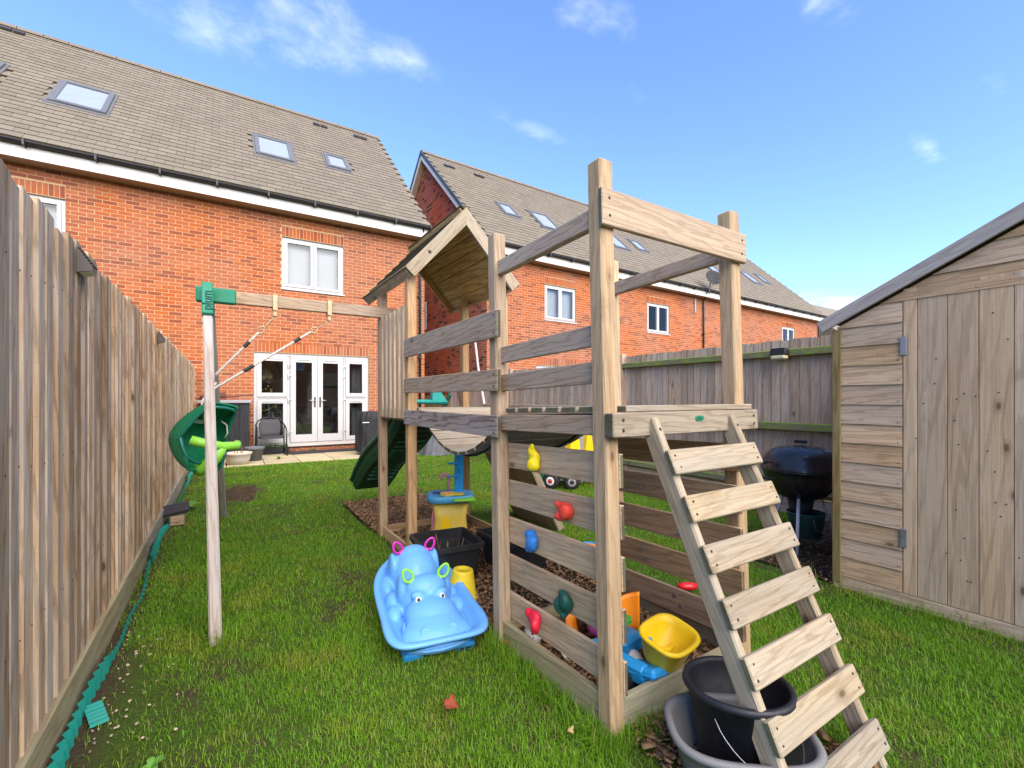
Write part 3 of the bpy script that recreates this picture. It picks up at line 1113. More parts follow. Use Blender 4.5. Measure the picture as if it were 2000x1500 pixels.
house2, _, _ = house('brick_house', 'long red brick house row with gable end, beyond the right fence', 6.42, 27.75, YW, T2, H2_OP, H2_LI,
                     [(7.90, 8.50, 2.28, 3.20), (9.32, 10.15, 2.0, 3.28), (12.85, 13.68, 1.95, 3.2), (14.52, 15.15, 2.33, 3.26), (19.55, 20.35, 2.1, 3.25), (23.2, 24.0, 2.1, 3.3), (25.02, 25.66, 2.6, 3.5)],
                     [(7.02, 5.6), (8.26, 5.6)], 'brick_red_front', 300, 1.35, .22, .2)
for a, b in H2_W:
    casement(house2, a, b, 3.725, 4.85, YW, T2)
for a, b in ((8.2, 10.4), (13.0, 15.2)):
    casement(house2, a, b, .17, 2.265, YW, T2, 2)
# gable end facing the gap between the houses
def gtop(y):
    d = y - YW
    return min(5.7 + (d - EV_Y) * math.tan(PITCH), 5.7 + (2 * RG_Y - EV_Y - d) * math.tan(PITCH)) - .28
GB = brick_quads(YW + .02, YW + 8.3, 1.35, 10.2, [(YW + 4.30, YW + 4.75, 3.76, 4.77)], [], gtop)
lay_bricks(house2, GB, 6.42 - .004, 'brick_dark', 'x', T2, 0)
inv2 = WM[house2.name].inverted()
gw = mk('window', *xf(join(boxvf((6.395, YW + 4.30, 3.76), (6.43, YW + 4.36, 4.77)), boxvf((6.395, YW + 4.69, 3.76), (6.43, YW + 4.75, 4.77)), boxvf((6.395, YW + 4.36, 3.76), (6.43, YW + 4.69, 3.82)), boxvf((6.395, YW + 4.36, 4.71), (6.43, YW + 4.69, 4.77))), inv2 @ T2), 'upvc', house2, WM[house2.name])
mk('pane', *xf(boxvf((6.405, YW + 4.36, 3.82), (6.42, YW + 4.69, 4.71)), inv2 @ T2), 'skylight_glass', gw, WM[house2.name])
# barge boards and verge tiles of that gable
for sgn in (1, -1):
    y0_, y1_ = (YW + EV_Y, YW + RG_Y) if sgn == 1 else (YW + 2 * RG_Y - EV_Y, YW + RG_Y)
    p0 = Vector((6.215, y0_ + sgn * .02, EV_Z - .14)); p1 = Vector((6.215, y1_, RG_Z - .155))
    board('barge_board', p0, p1, (0, -sgn * math.sin(PITCH), math.cos(PITCH)), .15, .03, 'fascia_white', house2, T2)
    q0 = Vector((6.325, y0_ + sgn * .1, EV_Z - .16)); q1 = Vector((6.325, y1_, RG_Z - .225))
    board('verge_soffit', q0, q1, (1, 0, 0), .18, .02, 'soffit', house2, T2)
    n = 28
    for i in range(n):
        f0, f1 = i / n, (i + .96) / n
        a = Vector((6.2, y0_ + (y1_ - y0_) * f0, EV_Z + (RG_Z - EV_Z) * f0 + .0)); b = Vector((6.2, y0_ + (y1_ - y0_) * f1, EV_Z + (RG_Z - EV_Z) * f1 + .0))
        board('verge_tile', a, b, (0, -sgn * math.sin(PITCH + .05), math.cos(PITCH + .05)), .11, .045, 'tile_edge_blue', house2, T2)
downpipe(house2, 16.94, YW, .1, 5.62, T2)
downpipe(house2, 27.65, YW, .1, 5.62, T2)
# satellite dish on the fascia
def dish():
    prof = [(0, 0), (.12, .012), (.24, .045), (.34, .09), (.345, .095), (.34, .10), (.24, .055), (.12, .022), (0, .01)]
    V, F = lathe(prof, 28)
    M = T2 @ T3(16.72, 10.90, 6.08) @ RZ(-25) @ RX(68)
    d = mk('satellite_dish', V, F, 'black_matte', house2, M, True)
    inv = WM[d.name].inverted()
    V, F = tube([inv @ T2 @ Vector(p) for p in ((16.72, 10.96, 6.06), (16.72, 11.02, 5.85), (16.72, 11.06, 5.55), (16.72, 11.16, 5.55))], .03, 8)
    mk('mast', V, F, 'zinc', d, M, True)
    V, F = tube([inv @ T2 @ Vector(p) for p in ((16.72, 10.96, 5.8), (16.70, 10.62, 5.93))], .014, 6)
    mk('feed_arm', V, F, 'zinc', d, M)
dish()
# wall bracket on the second house
abox('wall_bracket', (16.35, YW - .05, 4.75), (16.43, YW - .004, 5.35), 'zinc', house2, .01, T2)

# the french doors
def french_doors():
    y = YW + .04
    d = mk('french_doors', *join(boxvf((.55, y, .17), (.61, y + .07, 2.265)), boxvf((2.98, y, .17), (3.04, y + .07, 2.265)), boxvf((.61, y, 2.205), (2.98, y + .07, 2.265)), boxvf((.61, y, .17), (2.98, y + .07, .225)),
                                   boxvf((1.22, y, .225), (1.275, y + .07, 2.205)), boxvf((2.44, y, .225), (2.495, y + .07, 2.205)), boxvf((.61, y, 1.215), (1.22, y + .07, 1.275)), boxvf((2.495, y, 1.215), (2.98, y + .07, 1.275))), 'upvc', house1)
    def leaf(a, b, z0, z1, st, bot, top, name):
        vf = join(boxvf((a, y - .02, z0), (a + st, y + .045, z1)), boxvf((b - st, y - .02, z0), (b, y + .045, z1)), boxvf((a + st, y - .02, z0), (b - st, y + .045, z0 + bot)), boxvf((a + st, y - .02, z1 - top), (b - st, y + .045, z1)))
        f = mk(name, vf[0], vf[1], 'upvc', d)
        mk('pane', *boxvf((a + st, y + .01, z0 + bot), (b - st, y + .02, z1 - top)), 'door_glass', d)
        abox('trickle_vent', (a + st + .02, y - .034, z1 - top * .62), (b - st - .02, y - .021, z1 - top * .38), 'upvc', d, .004)
    leaf(1.278, 1.854, .228, 2.202, .115, .17, .13, 'door_leaf')
    leaf(1.860, 2.437, .228, 2.202, .115, .17, .13, 'door_leaf')
    leaf(.614, 1.216, 1.279, 2.202, .085, .085, .12, 'side_light')
    leaf(.614, 1.216, .228, 1.211, .085, .10, .085, 'side_light')
    leaf(2.499, 2.976, 1.279, 2.202, .085, .085, .12, 'side_light')
    leaf(2.499, 2.976, .228, 1.211, .085, .10, .085, 'side_light')
    for x in (1.2765, 1.857, 2.4385):  # dark strips paint in the shadow gaps around the door leaves
        mk('gap_shade_strip', *boxvf((x - .005, y - .0215, .228), (x + .005, y - .012, 2.202)), 'lead_grey', d)
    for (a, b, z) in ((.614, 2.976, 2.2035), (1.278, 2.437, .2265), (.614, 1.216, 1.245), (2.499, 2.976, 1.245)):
        mk('gap_shade_strip', *boxvf((a, y - .006, z - .004), (b, y - .001, z + .004)), 'lead_grey', d)
    for x, s in ((1.80, -1), (1.915, 1)):
        h = abox('handle', (x - .016, y - .034, 1.03), (x + .016, y - .021, 1.27), 'black_matte', d, .005)
        V, F = tube([(x, y - .03, 1.19), (x, y - .075, 1.19), (x + s * .13, y - .075, 1.185)], .010, 8)
        mk('lever', V, F, 'steel', h, None, True)
    for x in (1.262, 2.452):
        for z in (.45, 1.19, 1.74, 1.98):
            hgn = abox('hinge', (x - .035, y - .04, z - .05), (x - .010, y - .005, z + .05), 'upvc', d, .006)
            abox('hinge_leaf', (x - .008, y - .032, z + .005), (x + .06, y - .021, z + .03), 'upvc', hgn, .004)
    abox('threshold', (.55, YW - .06, .135), (3.04, YW + .04, .168), 'upvc', house1, .006)
    # living room behind the glass
    vf = join(boxvf((.3, 15.3, .1), (3.6, 15.4, 2.5)), boxvf((.2, 11.82, .1), (.3, 15.4, 2.5)), boxvf((3.6, 11.82, .1), (3.7, 15.4, 2.5)), boxvf((.3, 11.82, 2.45), (3.6, 15.3, 2.55)))
    mk('room_wall', vf[0], vf[1], 'room_wall', house1)
    mk('room_floor', *boxvf((.3, 11.82, .10), (3.6, 15.3, .16)), 'room_floor', house1)
    mk('curtain', *loft([[(2.72 + .25 * i / 24, 11.90 + .03 * math.sin(i * 1.9), z) for i in range(25)] for z in (.2, 2.4)], False), 'blind_pale', house1)
french_doors()

# ------------------------------------------------------------------ house opposite (behind the camera, shades the near garden, mirrored in the doors)
yo = -21.0
def opposite():
    TT = Matrix.Rotation(math.pi, 4, 'Z')
    h, _, _ = house('brick_house', 'brick house across the back gardens, mirrored in the french doors', -13.0, 13.0, -yo, TT,
                    [(-6.0, -4.6, 3.7, 4.85), (-2.6, -1.3, 3.7, 4.85), (.9, 2.2, 3.7, 4.85), (5.0, 6.4, 3.7, 4.85)], [], [], [], 'brick_red', 0, detail=False)
    for a, b in ((-6.0, -4.6), (-2.6, -1.3), (.9, 2.2), (5.0, 6.4)):
        casement(h, a, b, 3.7, 4.85, -yo, TT)
opposite()
# pale house far to the right
fb = thing('pale_house', 'pale rendered house far behind the shed roof', 'house', (31, 12.5, 0))
mk('wall', *boxvf((31, 12.5, 0), (40, 20, 5.0)), 'render_pale', fb, None)
V = [(30.8, 12.2, 5.0), (40.2, 12.2, 5.0), (40.2, 16.2, 8.0), (30.8, 16.2, 8.0), (30.8, 20.3, 5.0), (40.2, 20.3, 5.0)]
mk('roof', V, [(0, 1, 2, 3), (3, 2, 5, 4), (0, 3, 4), (1, 5, 2), (0, 4, 5, 1)], 'roof_tile', fb)
for z in (1.2, 3.4):
    w = abox('window', (33, 12.44, z), (34.4, 12.5, z + 1.1), 'upvc', fb)
    abox('pane', (33.08, 12.43, z + .08), (34.32, 12.44, z + 1.02), 'skylight_glass', w)

# ------------------------------------------------------------------ room contents
sofa = thing('sofa', 'grey sofa inside the room behind the french doors', 'sofa', (1.9, 14.2, .16))
abox('seat', (1.15, 13.9, .25), (2.75, 14.7, .55), 'sofa_cloth', sofa, .05)
abox('backrest', (1.15, 14.6, .3), (2.75, 14.9, 1.0), 'sofa_cloth', sofa, .08)
abox('armrest', (.98, 13.85, .16), (1.18, 14.85, .75), 'sofa_cloth', sofa, .05)
abox('armrest', (2.72, 13.85, .16), (2.92, 14.85, .75), 'sofa_cloth', sofa, .05)
for x in (1.45, 2.15):
    mk('cushion', *ell((x, 14.45, .80), (.24, .10, .22)), 'cushion_cloth', sofa, None, True)
xt = thing('christmas_tree', 'decorated christmas tree inside the left side window', 'tree', (.86, 12.4, .16))
V, F = [], []
for i in range(900):
    z = random.uniform(.25, 1.75)
    r = .42 * (1.86 - z) / 1.6
    a = random.uniform(0, 2 * math.pi)
    rr = r * random.uniform(.5, 1.0)
    p = Vector((.86 + rr * math.cos(a), 12.4 + rr * math.sin(a), z))
    d = Vector((math.cos(a), math.sin(a), -.35)) * .09
    s = Vector((-math.sin(a), math.cos(a), .2)) * .02
    o = len(V)
    V += [p - s, p + s, p + d]
    F.append((o, o + 1, o + 2))
mk('branches', V, F, 'tree_green', xt)
mk('trunk', *xf(lathe([(.03, 0), (.012, 1.6)], 8), T3(.86, 12.4, .16)), 'twig', xt)
for i in range(44):
    z = random.uniform(.35, 1.65)
    r = .42 * (1.86 - z) / 1.6
    a = random.uniform(-math.pi, 0)
    mk('bauble', *ell((.86 + r * math.cos(a), 12.4 + r * math.sin(a), z), (.028, .028, .028), None, 10, 6), random.choice(['gold', 'gold', 'bauble_red', 'bauble_purple', 'star_cream']), xt, None, True)
for z in (.85, 1.2):
    pts = [(.86 + .40 * (1.86 - z - t * .25) / 1.6 * math.cos(-math.pi + t * math.pi), 12.38 + .42 * (1.86 - z - t * .25) / 1.6 * math.sin(-math.pi + t * math.pi), z + t * .25) for t in np.linspace(0, 1, 14)]
    mk('tinsel', *tube(pts, .022, 6), 'gold', xt)
mk('tree_topper', *join(ell((.86, 12.38, 1.86), (.09, .05, .09), None, 10, 6), ell((.80, 12.37, 1.74), (.07, .05, .08), None, 10, 6), ell((.92, 12.37, 1.76), (.07, .05, .08), None, 10, 6)), 'star_cream', xt, None, True)

# ------------------------------------------------------------------ fences
def fence_board_mesh(pitch, L, mat):
    """feather-edge board: local X along length (up), local Y along the fence, thick edge on +Y side"""
    key = ('fe', pitch, round(L, 3), mat)
    if key in _bc: return _bc[key]
    w = pitch + .022
    y0, y1 = -w / 2, w / 2
    x0, x1 = -L / 2, L / 2
    V = []
    for x in (x0, x1):
        V += [(x, y0, 0), (x, y1, 0), (x, y1, .015), (x, y0 + .004, .006), (x, y1 - .004, .0175)]
    F = [(0, 3, 4, 2, 1), (5, 6, 7, 9, 8), (0, 5, 8, 3), (3, 8, 9, 4), (4, 9, 7, 2), (2, 7, 6, 1), (1, 6, 5, 0)]
    _bc[key] = mesh('board', V, F, mat)
    return _bc[key]
NAIL = mesh('nail', *lathe([(0, .002), (.0028, .0015), (.0034, 0)], 6), 'screw_dark')
fl = thing('wooden_fence', 'tall weathered feather edge fence along the left side of the lawn', 'fence', (-.55, 1.2, 0), 'garden fences')
yy = 1.05
i = 0
while yy < 11.42:
    top = 1.885 + random.choice((-.02, -.01, -.005, 0, .004, .01, .014))
    bot = .165 + random.uniform(-.008, .004)
    L = round(top - bot, 2)
    pw = random.choice((.092, .100, .105, .110, .118))
    me = fence_board_mesh(pw, L, 'left_fence_wood')
    # local X -> world Z, local Y -> world -Y (thick edge towards the camera), local Z -> world +X
    M = Matrix(((0, 0, 1, -.528 + random.uniform(-.005, .005)), (0, -1, 0, yy), (1, 0, 0, (top + bot) / 2), (0, 0, 0, 1))) @ Matrix.Rotation(random.uniform(-.006, .006), 4, 'Z') @ Matrix.Rotation(random.uniform(-.02, .02), 4, 'X')
    put('board', me, M, fl)
    if yy < 7:
        for zn in (.535, 1.035, 1.635):
            put('nail', NAIL, T3(-.506, yy - pw * .22 + random.uniform(-.006, .006), zn + random.uniform(-.015, .015)) @ RY(90), fl)
    yy += pw
for z in (.5, 1.0, 1.6):
    abox('rail', (-.60, 1.0, z), (-.535, 11.45, z + .07), 'left_fence_wood', fl, .004, None, 'y')
for y0_ in (1.0, 4.45, 7.9):
    abox('gravel_board', (-.530, y0_, -.06), (-.497, min(y0_ + 3.44, 11.45), .168), 'left_gravel_wood', fl, .006, None, 'y')
for y0_ in (1.9, 4.5, 7.0, 9.6):
    abox('post', (-.70, y0_, -.1), (-.605, y0_ + .095, 1.84), 'left_fence_wood', fl, .004, None, 'z')

fr_ = thing('wooden_fence', 'grey weathered fence with mossy green rails on the right side', 'fence', (5.2, 2, 0), 'garden fences')
def rpanel(y0_, y1_, ztop):
    y = y0_ + .05
    while y < y1_ - .04:
        top = ztop + random.uniform(-.008, .008)
        L = round(top - .20, 2)
        me = fence_board_mesh(.10, L, 'right_fence_wood')
        M = Matrix(((0, 0, -1, 5.225), (0, 1, 0, y), (1, 0, 0, .20 + L / 2), (0, 0, 0, 1))) @ Matrix.Rotation(random.uniform(-.02, .02), 4, 'X')
        put('board', me, M, fr_)
        y += .10
    for z, hgt in ((1.70, .075), (.90, .08), (.24, .07)):
        zt = z if ztop > 1.85 else z - .07 * (z / 1.7)
        abox('rail', (5.135, y0_, zt), (5.20, y1_, zt + hgt), 'mossy_rail_wood', fr_, .006, None, 'y')
    abox('gravel_board', (5.185, y0_, -.06), (5.215, y1_, .19), 'right_fence_wood', fr_, .004, None, 'y')
rpanel(-.4, 1.96, 1.885)
rpanel(2.06, 4.98, 1.885)
rpanel(5.08, 8.2, 1.83)
rpanel(8.3, 11.45, 1.81)
for y0_, h in ((1.965, 1.90), (4.985, 1.92), (8.205, 1.87)):
    abox('post', (5.14, y0_, -.1), (5.235, y0_ + .09, h), 'right_fence_wood', fr_, .004, None, 'z')

# solar lamps on the fences
def solar_wedge(label, y, z):
    t = thing('solar_light', label, 'lamp', (-.505, y, z), 'solar lights on the left fence')
    V = [(0, -.07, .085), (0, .07, .085), (0, .07, -.05), (0, -.07, -.05), (.085, .06, -.035), (.085, -.06, -.035), (.085, .06, -.012), (.085, -.06, -.012)]
    V = [(x * .55 - .506, yv * .72 + y, zv * .78 + z) for x, yv, zv in V]
    mk('body', V, [(0, 3, 2, 1), (0, 1, 6, 7), (7, 6, 4, 5), (5, 4, 2, 3), (1, 2, 4, 6), (0, 7, 5, 3)], 'solar_dark', t)
    for k in range(7):
        f = (k + .5) / 7
        a = Vector((-.506 + .047 * f, y, z + .066 - .0757 * f))
        board('fin', a + Vector((.003, -.046 + .004 * f, .002)), a + Vector((.003, .046 - .004 * f, .002)), (.5, 0, -.86), .006, .006, 'solar_dark', t, None, .001)
    mk('lens', [(x * .55 - .506, yv * .72 + y, zv * .78 + z) for x, yv, zv in ((.012, -.055, -.052), (.012, .055, -.052), (.082, .052, -.040), (.082, -.052, -.040), (.012, -.055, -.048), (.012, .055, -.048), (.082, .052, -.034), (.082, -.052, -.034))], [(0, 3, 2, 1), (4, 5, 6, 7), (0, 1, 5, 4), (1, 2, 6, 5), (2, 3, 7, 6), (3, 0, 4, 7)], 'solar_lens', t)
solar_wedge('ribbed brown solar light nearest the camera on the left fence', 2.55, 1.80)
solar_wedge('small solar light farther along the left fence', 5.2, 1.785)
def solar_box(label, y, z):
    t = thing('solar_light', label, 'lamp', (5.13, y, z), 'solar lights on the right fence')
    abox('body', (5.04, y - .085, z - .01), (5.134, y + .085, z + .06), 'black_plastic', t, .012)
    abox('panel', (5.045, y - .07, z + .0605), (5.12, y + .07, z + .066), 'solar_panel', t, .001)
    abox('lens', (5.036, y - .075, z - .055), (5.125, y + .075, z - .0105), 'solar_lens', t, .012)
solar_box('black solar light on the right fence rail beside the shed', 2.62, 1.72)
solar_box('small dark solar light on the far part of the right fence', 6.76, 1.73)

# teal lawn edging along the left fence
ed = thing('lawn_edging', 'teal corrugated plastic edging strip along the left fence', 'edging', (-.46, 1.3, 0))
def corr(y0_, y1_, xoff, h):
    V, F = [], []
    n = int((y1_ - y0_) / .006)
    for j in range(n + 1):
        y = y0_ + (y1_ - y0_) * j / n
        ph = (y / .062) % 1.0
        saw = abs(ph - .5) * 2
        x = xoff + .016 * saw + .010 * math.sin(y * 2.3) + .006 * math.sin(y * 7.1)
        zt = h + .02 * math.sin(y * 3.1) + .012 * math.sin(y * 9.7 + 1)
        lean = .02 * math.sin(y * 1.7 + 2)
        V += [(x, y, -.02), (x + .3 * lean, y, zt * .5), (x + lean, y, zt), (x + lean - .003, y, zt), (x - .003, y, -.02)]
    for j in range(n):
        a, b = j * 5, (j + 1) * 5
        F += [(a + k, b + k, b + k + 1, a + k + 1) for k in range(4)]
    return V, F
for (a, b, x, h) in ((1.2, 2.75, -.462, .058), (2.78, 4.3, -.468, .045), (4.34, 6.6, -.465, .06), (6.65, 9.5, -.462, .05)):
    V, F = corr(a, b, x, h)
    mk('strip', V, F, 'edging_teal', ed)
V, F = [], []
for j in range(41):
    t = j / 40
    xx = -.012 * abs(((t * 6) % 1) - .5) * 2
    V += [(t * .26, -.045, xx + .02), (t * .26, .045, xx + .02), (t * .26, .045, xx + .0175), (t * .26, -.045, xx + .0175)]
F = [(j * 4 + k, j * 4 + (k + 1) % 4, (j + 1) * 4 + (k + 1) % 4, (j + 1) * 4 + k) for j in range(40) for k in range(4)]
tag(mk('edging_offcut', V, F, 'edging_teal', None, T3(-.40, 2.30, .004) @ RZ(108) @ RY(-4) @ Matrix.Scale(.62, 4)), 'loose offcut of teal edging lying on bare soil by left fence', 'edging')
pl = thing('path_light', 'small dark box with slate lid standing by the left fence', 'lamp', (-.40, 5.55, 0))
abox('body', (-.45, 5.50, .0), (-.33, 5.62, .11), 'frame_wood_grey', pl, .006, RZ(0))
put('lid', cbox(.21, .17, .035, .004, 'slate_dark'), T3(-.40, 5.56, .155) @ RY(-8) @ RX(18), pl)
abox('front_panel', (-.44, 5.490, .01), (-.34, 5.4985, .10), 'frame_wood', pl, .002)

# ------------------------------------------------------------------ patio
patio = abox('patio', (-.6, 9.62, -.06), (5.1, 11.5, -.012), 'bed_soil', None, .002)
patio['kind'] = 'structure'
xs = [-.58, .03, .64, 1.25, 1.86, 2.47, 3.08, 3.69, 4.30, 4.9]
for a, b in zip(xs[:-1], xs[1:]):
    for (c, d) in ((9.62, 10.52), (10.53, 11.16)):
        abox('paving_slab', (a + .006, c, -.011), (b - .006, d - .006, .022 + random.uniform(-.003, .003)), 'paving', patio, .006)
tag(abox('door_mat', (1.10, 10.85, .024), (2.68, 11.32, .040), 'mat_rubber', None, .004), 'long dark rubber mat on the paving below the french doors', 'mat')

# black cupboard
cb = thing('storage_cupboard', 'black painted board cupboard with pale lid by the brick wall', 'cupboard', (.17, 11.1, 0))
for k in range(5):
    a = -.42 + .173 * k
    abox('board', (a, 10.92, .03), (a + .168, 10.945, 1.14), 'black_boards', cb, .003, None, 'z')
for k in range(3):
    abox('side_board', (.425, 10.95 + .165 * k, .03), (.443, 10.95 + .165 * k + .16, 1.14), 'black_boards', cb, .003, None, 'z')
abox('carcass', (-.41, 10.946, .03), (.424, 11.42, 1.13), 'black_boards', cb, .003)
abox('lid', (-.46, 10.88, 1.142), (.48, 11.46, 1.205), 'toy_grey', cb, .008)
dl = thing('stacked_timber', 'dark offcuts of timber lying on top of the cupboard', 'timber', (0, 11.1, 1.21))
board('plank', (-.45, 11.2, 1.225), (.52, 11.10, 1.31), (0, 1, 0), .09, .03, 'far_fence_brown', dl)
board('plank', (-.40, 11.05, 1.25), (.02, 11.12, 1.33), (0, 1, 0), .14, .07, 'far_fence_brown', dl)

# metal and wicker chair
ch = thing('garden_chair', 'dark wicker and metal garden chair on the patio', 'chair', (.84, 10.95, 0))
cx, cy = .84, 10.95
for s in (-1, 1):
    x = cx + s * .27
    V, F = tube([(x + s * .015, cy - .27, .022), (x, cy - .25, .42), (x, cy - .22, .60), (x, cy - .1, .64), (x, cy + .12, .64), (x, cy + .20, .50), (x + s * .01, cy + .27, .022)], .013, 8)
    mk('leg', V, F, 'chair_metal', ch, None, True)
V, F = tube([(cx - .27, cy - .05, .64), (cx - .275, cy + .22, .66), (cx - .22, cy + .27, .76), (cx - .12, cy + .30, .815), (cx, cy + .305, .825), (cx + .12, cy + .30, .815), (cx + .22, cy + .27, .76), (cx + .275, cy + .22, .66), (cx + .27, cy - .05, .64)], .013, 8)
mk('back_hoop', V, F, 'chair_metal', ch, None, True)
rings = [[(cx + w * (i / 10 - .5) * 2, cy + .20 + .09 * (z - .42) / .4 + .03 * (1 - ((i / 10 - .5) * 2) ** 2), z) for i in range(11)] for z, w in ((.40, .17), (.5, .19), (.6, .205), (.7, .20), (.79, .165))]
V, F = loft(rings, False)
me = modmesh(mesh('b', V, F, 'wicker', True), [('SOLIDIFY', dict(thickness=.02))])
put('backrest', me, None, ch)
rings = [[(cx + .235 * math.copysign(abs(math.cos(t)) ** .5, math.cos(t)), cy - .02 + .235 * math.copysign(abs(math.sin(t)) ** .5, math.sin(t)), z) for t in np.linspace(0, 2 * math.pi, 24, False)] for z in (.395, .43)]
V, F = loft(rings, True, True, True)
mk('seat', V, F, 'wicker', ch)
V, F = tube([(cx - .27, cy - .2, .24), (cx, cy - .16, .25), (cx + .27, cy - .2, .24)], .008, 6)
mk('stretcher', V, F, 'chair_metal', ch)

# trough with weeds behind the chair
tr = thing('planter_trough', 'low black trough of weeds against wall behind the chair', 'planter', (.9, 11.3, 0))
abox('trough', (.58, 11.22, .024), (1.22, 11.45, .165), 'black_plastic', tr, .01)
V, F = [], []
for i in range(160):
    p = Vector((random.uniform(.62, 1.2), random.uniform(11.24, 11.43), .165))
    a = random.uniform(0, 6.28); l = random.uniform(.03, .11)
    d = Vector((math.cos(a) * .04, math.sin(a) * .03, l)); s = Vector((-math.sin(a), math.cos(a), 0)) * .008
    o = len(V); V += [p - s, p + s, p + d]; F.append((o, o + 1, o + 2))
mk('leaves', V, F, 'weed_green', tr)
# pots
p1 = thing('plant_pot', 'cream bowl shaped pot with dry twigs at patio edge', 'pot', (.22, 9.78, .02))
V, F = lathe([(.10, .02), (.15, .03), (.19, .12), (.205, .20), (.225, .215), (.225, .245), (.205, .245), (.195, .20), (0, .19)], 30, True)
mk('bowl', V, F, 'pot_cream', p1, T3(.22, 9.80, 0), True)
for k in range(7):
    a = k * .9
    q = Vector((.22 + .05 * math.cos(a), 9.80 + .05 * math.sin(a), .19))
    V, F = tube([q, q + Vector((.03 * math.cos(a), .03 * math.sin(a), .10)), q + Vector((.02 * math.cos(a + 1), .05 * math.sin(a), .17 + .02 * k % .1))], [.006, .005, .002], 5)
    mk('twig', V, F, 'twig', p1)
p2 = thing('plant_pot', 'dark grey round pot beside the black cupboard', 'pot', (.50, 10.2, .02))
V, F = lathe([(.12, .0), (.155, .22), (.178, .225), (.178, .27), (.158, .27), (.15, .22), (0, .21)], 30, True)
mk('body', V, F, 'pot_grey', p2, T3(.50, 10.22, .022), True)

# covered barbecue
def cover(name, label, c, sx, sy, h, mat, rz, seed, top=.8):
    rings = []
    n = 56
    for j in range(15):
        f = j / 14
        z = h * f
        k = 1.0 - (1 - top) * f
        ring = []
        for i in range(n):
            t = 2 * math.pi * i / n
            cc, ss = math.cos(t), math.sin(t)
            w = .03 * mnoise.noise((cc * 2.5 + seed, ss * 2.5, f * 1.3)) + .018 * mnoise.noise((cc * 7 + seed, ss * 7, f * 4)) + (.02 * math.sin(t * 11 + seed) * (1 - f) ** 2)
            rr = 1 - .12 * max(0, f - .86) / .14
            x = (sx * k * rr + w) * math.copysign(abs(cc) ** .55, cc)
            y = (sy * k * rr + w) * math.copysign(abs(ss) ** .55, ss)
            ring.append((x, y, z + (.03 * mnoise.noise((x * 4, y * 4, seed)) if j > 11 else 0)))
        rings.append(ring)
    V, F = loft(rings, True, False, True)
    return tag(mk(name, V, F, mat, None, T3(*c) @ RZ(rz), True), label, 'cover')
cv = thing('covered_barbecue', 'barbecue under black fabric cover beside the french doors', 'barbecue', (2.9, 10.1, .02))
o = cover('cover', None, (2.78, 10.12, .09), .38, .30, .86, 'cover_black', -3, 2.2, .86)
del o['category']
o.parent = cv; o.matrix_basis = WM[cv.name].inverted() @ WM[o.name]
abox('strap', (2.46, 9.79, .72), (2.60, 9.80, .735), 'white_print', cv, .002, T3(0, -.01, 0))
for x in (2.5, 3.05):
    V, F = xf(lathe([(.0, -.012), (.035, -.012), (.035, .012), (0, .012)], 14), T3(x, 9.9, .058) @ RY(90))
    mk('castor', V, F, 'pot_cream', cv, None, True)
cover('tarpaulin_heap', 'grey tarpaulin covering a heap beside the house corner', (4.15, 9.6, .0), .52, .42, .86, 'cover_grey', 8, 7.7, .52)

# ------------------------------------------------------------------ climbing frame
cf = thing('climbing_frame', 'wooden climbing frame with roofed tower, bridge, swing beam and ladder', 'climbing frame', (1.2, 1.2, 0))
TM = T3(0, 1.97, 0) @ Matrix.Rotation(-R(1.7), 4, 'X') @ T3(0, -1.97, 0)      # the big tower leans back a little
TS = T3(0, 3.31, 0) @ Matrix.Rotation(-R(.8), 4, 'X') @ T3(0, -3.31, 0)
S = .07
XL, XR = 1.175, 2.0
YA, YB, YC, YD = 1.19, 1.97, 3.31, 4.05
def post(x, y, h, T, mat='frame_wood'):
    return abox('post', (x, y, -.08), (x + S, y + S, h), mat, cf, .006, T, 'z')
post(XL, YA, 2.125, TM); post(XL, YB, 2.105, TM); post(XR, YA, 2.11, TM); post(XR, YB, 2.10, TM)
post(XL, YC, 2.225, TS, 'frame_wood_warm'); post(XL, YD, 2.235, TS, 'frame_wood_warm'); post(XR, YC, 2.225, TS, 'frame_wood_warm'); post(XR, YD, 2.235, TS, 'frame_wood_warm')
def screw(p, nrm, parent, T, r=.007):
    V, F = lathe([(0, .0015), (r * .75, .0015), (r, 0)], 8)
    M = T @ T3(*p) @ Vector(nrm).to_track_quat('Z', 'Y').to_matrix().to_4x4()
    mk('screw', V, F, 'screw_dark', parent, M)
# front cross boards
b = abox('top_board', (XL - .012, YA - .022, 1.862), (XR + .085, YA - .001, 2.0), 'frame_wood', cf, .003, TM, 'x')
for x in (XL + .03, XR + .045):
    for z in (1.90, 1.965): screw((x + random.uniform(-.008, .008), YA - .0225, z), (0, -1, 0), b, TM, .006)
b = abox('deck_beam', (XL - .005, YA - .048, 1.082), (XR + .095, YA - .001, 1.172), 'frame_wood_pale', cf, .004, TM, 'x')
for x in (XL + .045, XR + .06):
    for z in (1.108, 1.145): screw((x, YA - .0485, z), (0, -1, 0), b, TM)
V, F = loft([superell(.026, .011, 20, 3, 0), superell(.026, .011, 20, 3, .003)], True, True, True)
pb = mk('name_plate', V, F, 'bracket_green', b, TM @ T3(1.66, YA - .0485, 1.142) @ RX(90))
put('letters', text_mesh('plum', .016, .0004, 'letter_dark'), TM @ T3(1.66, YA - .052, 1.142) @ RX(90), pb)
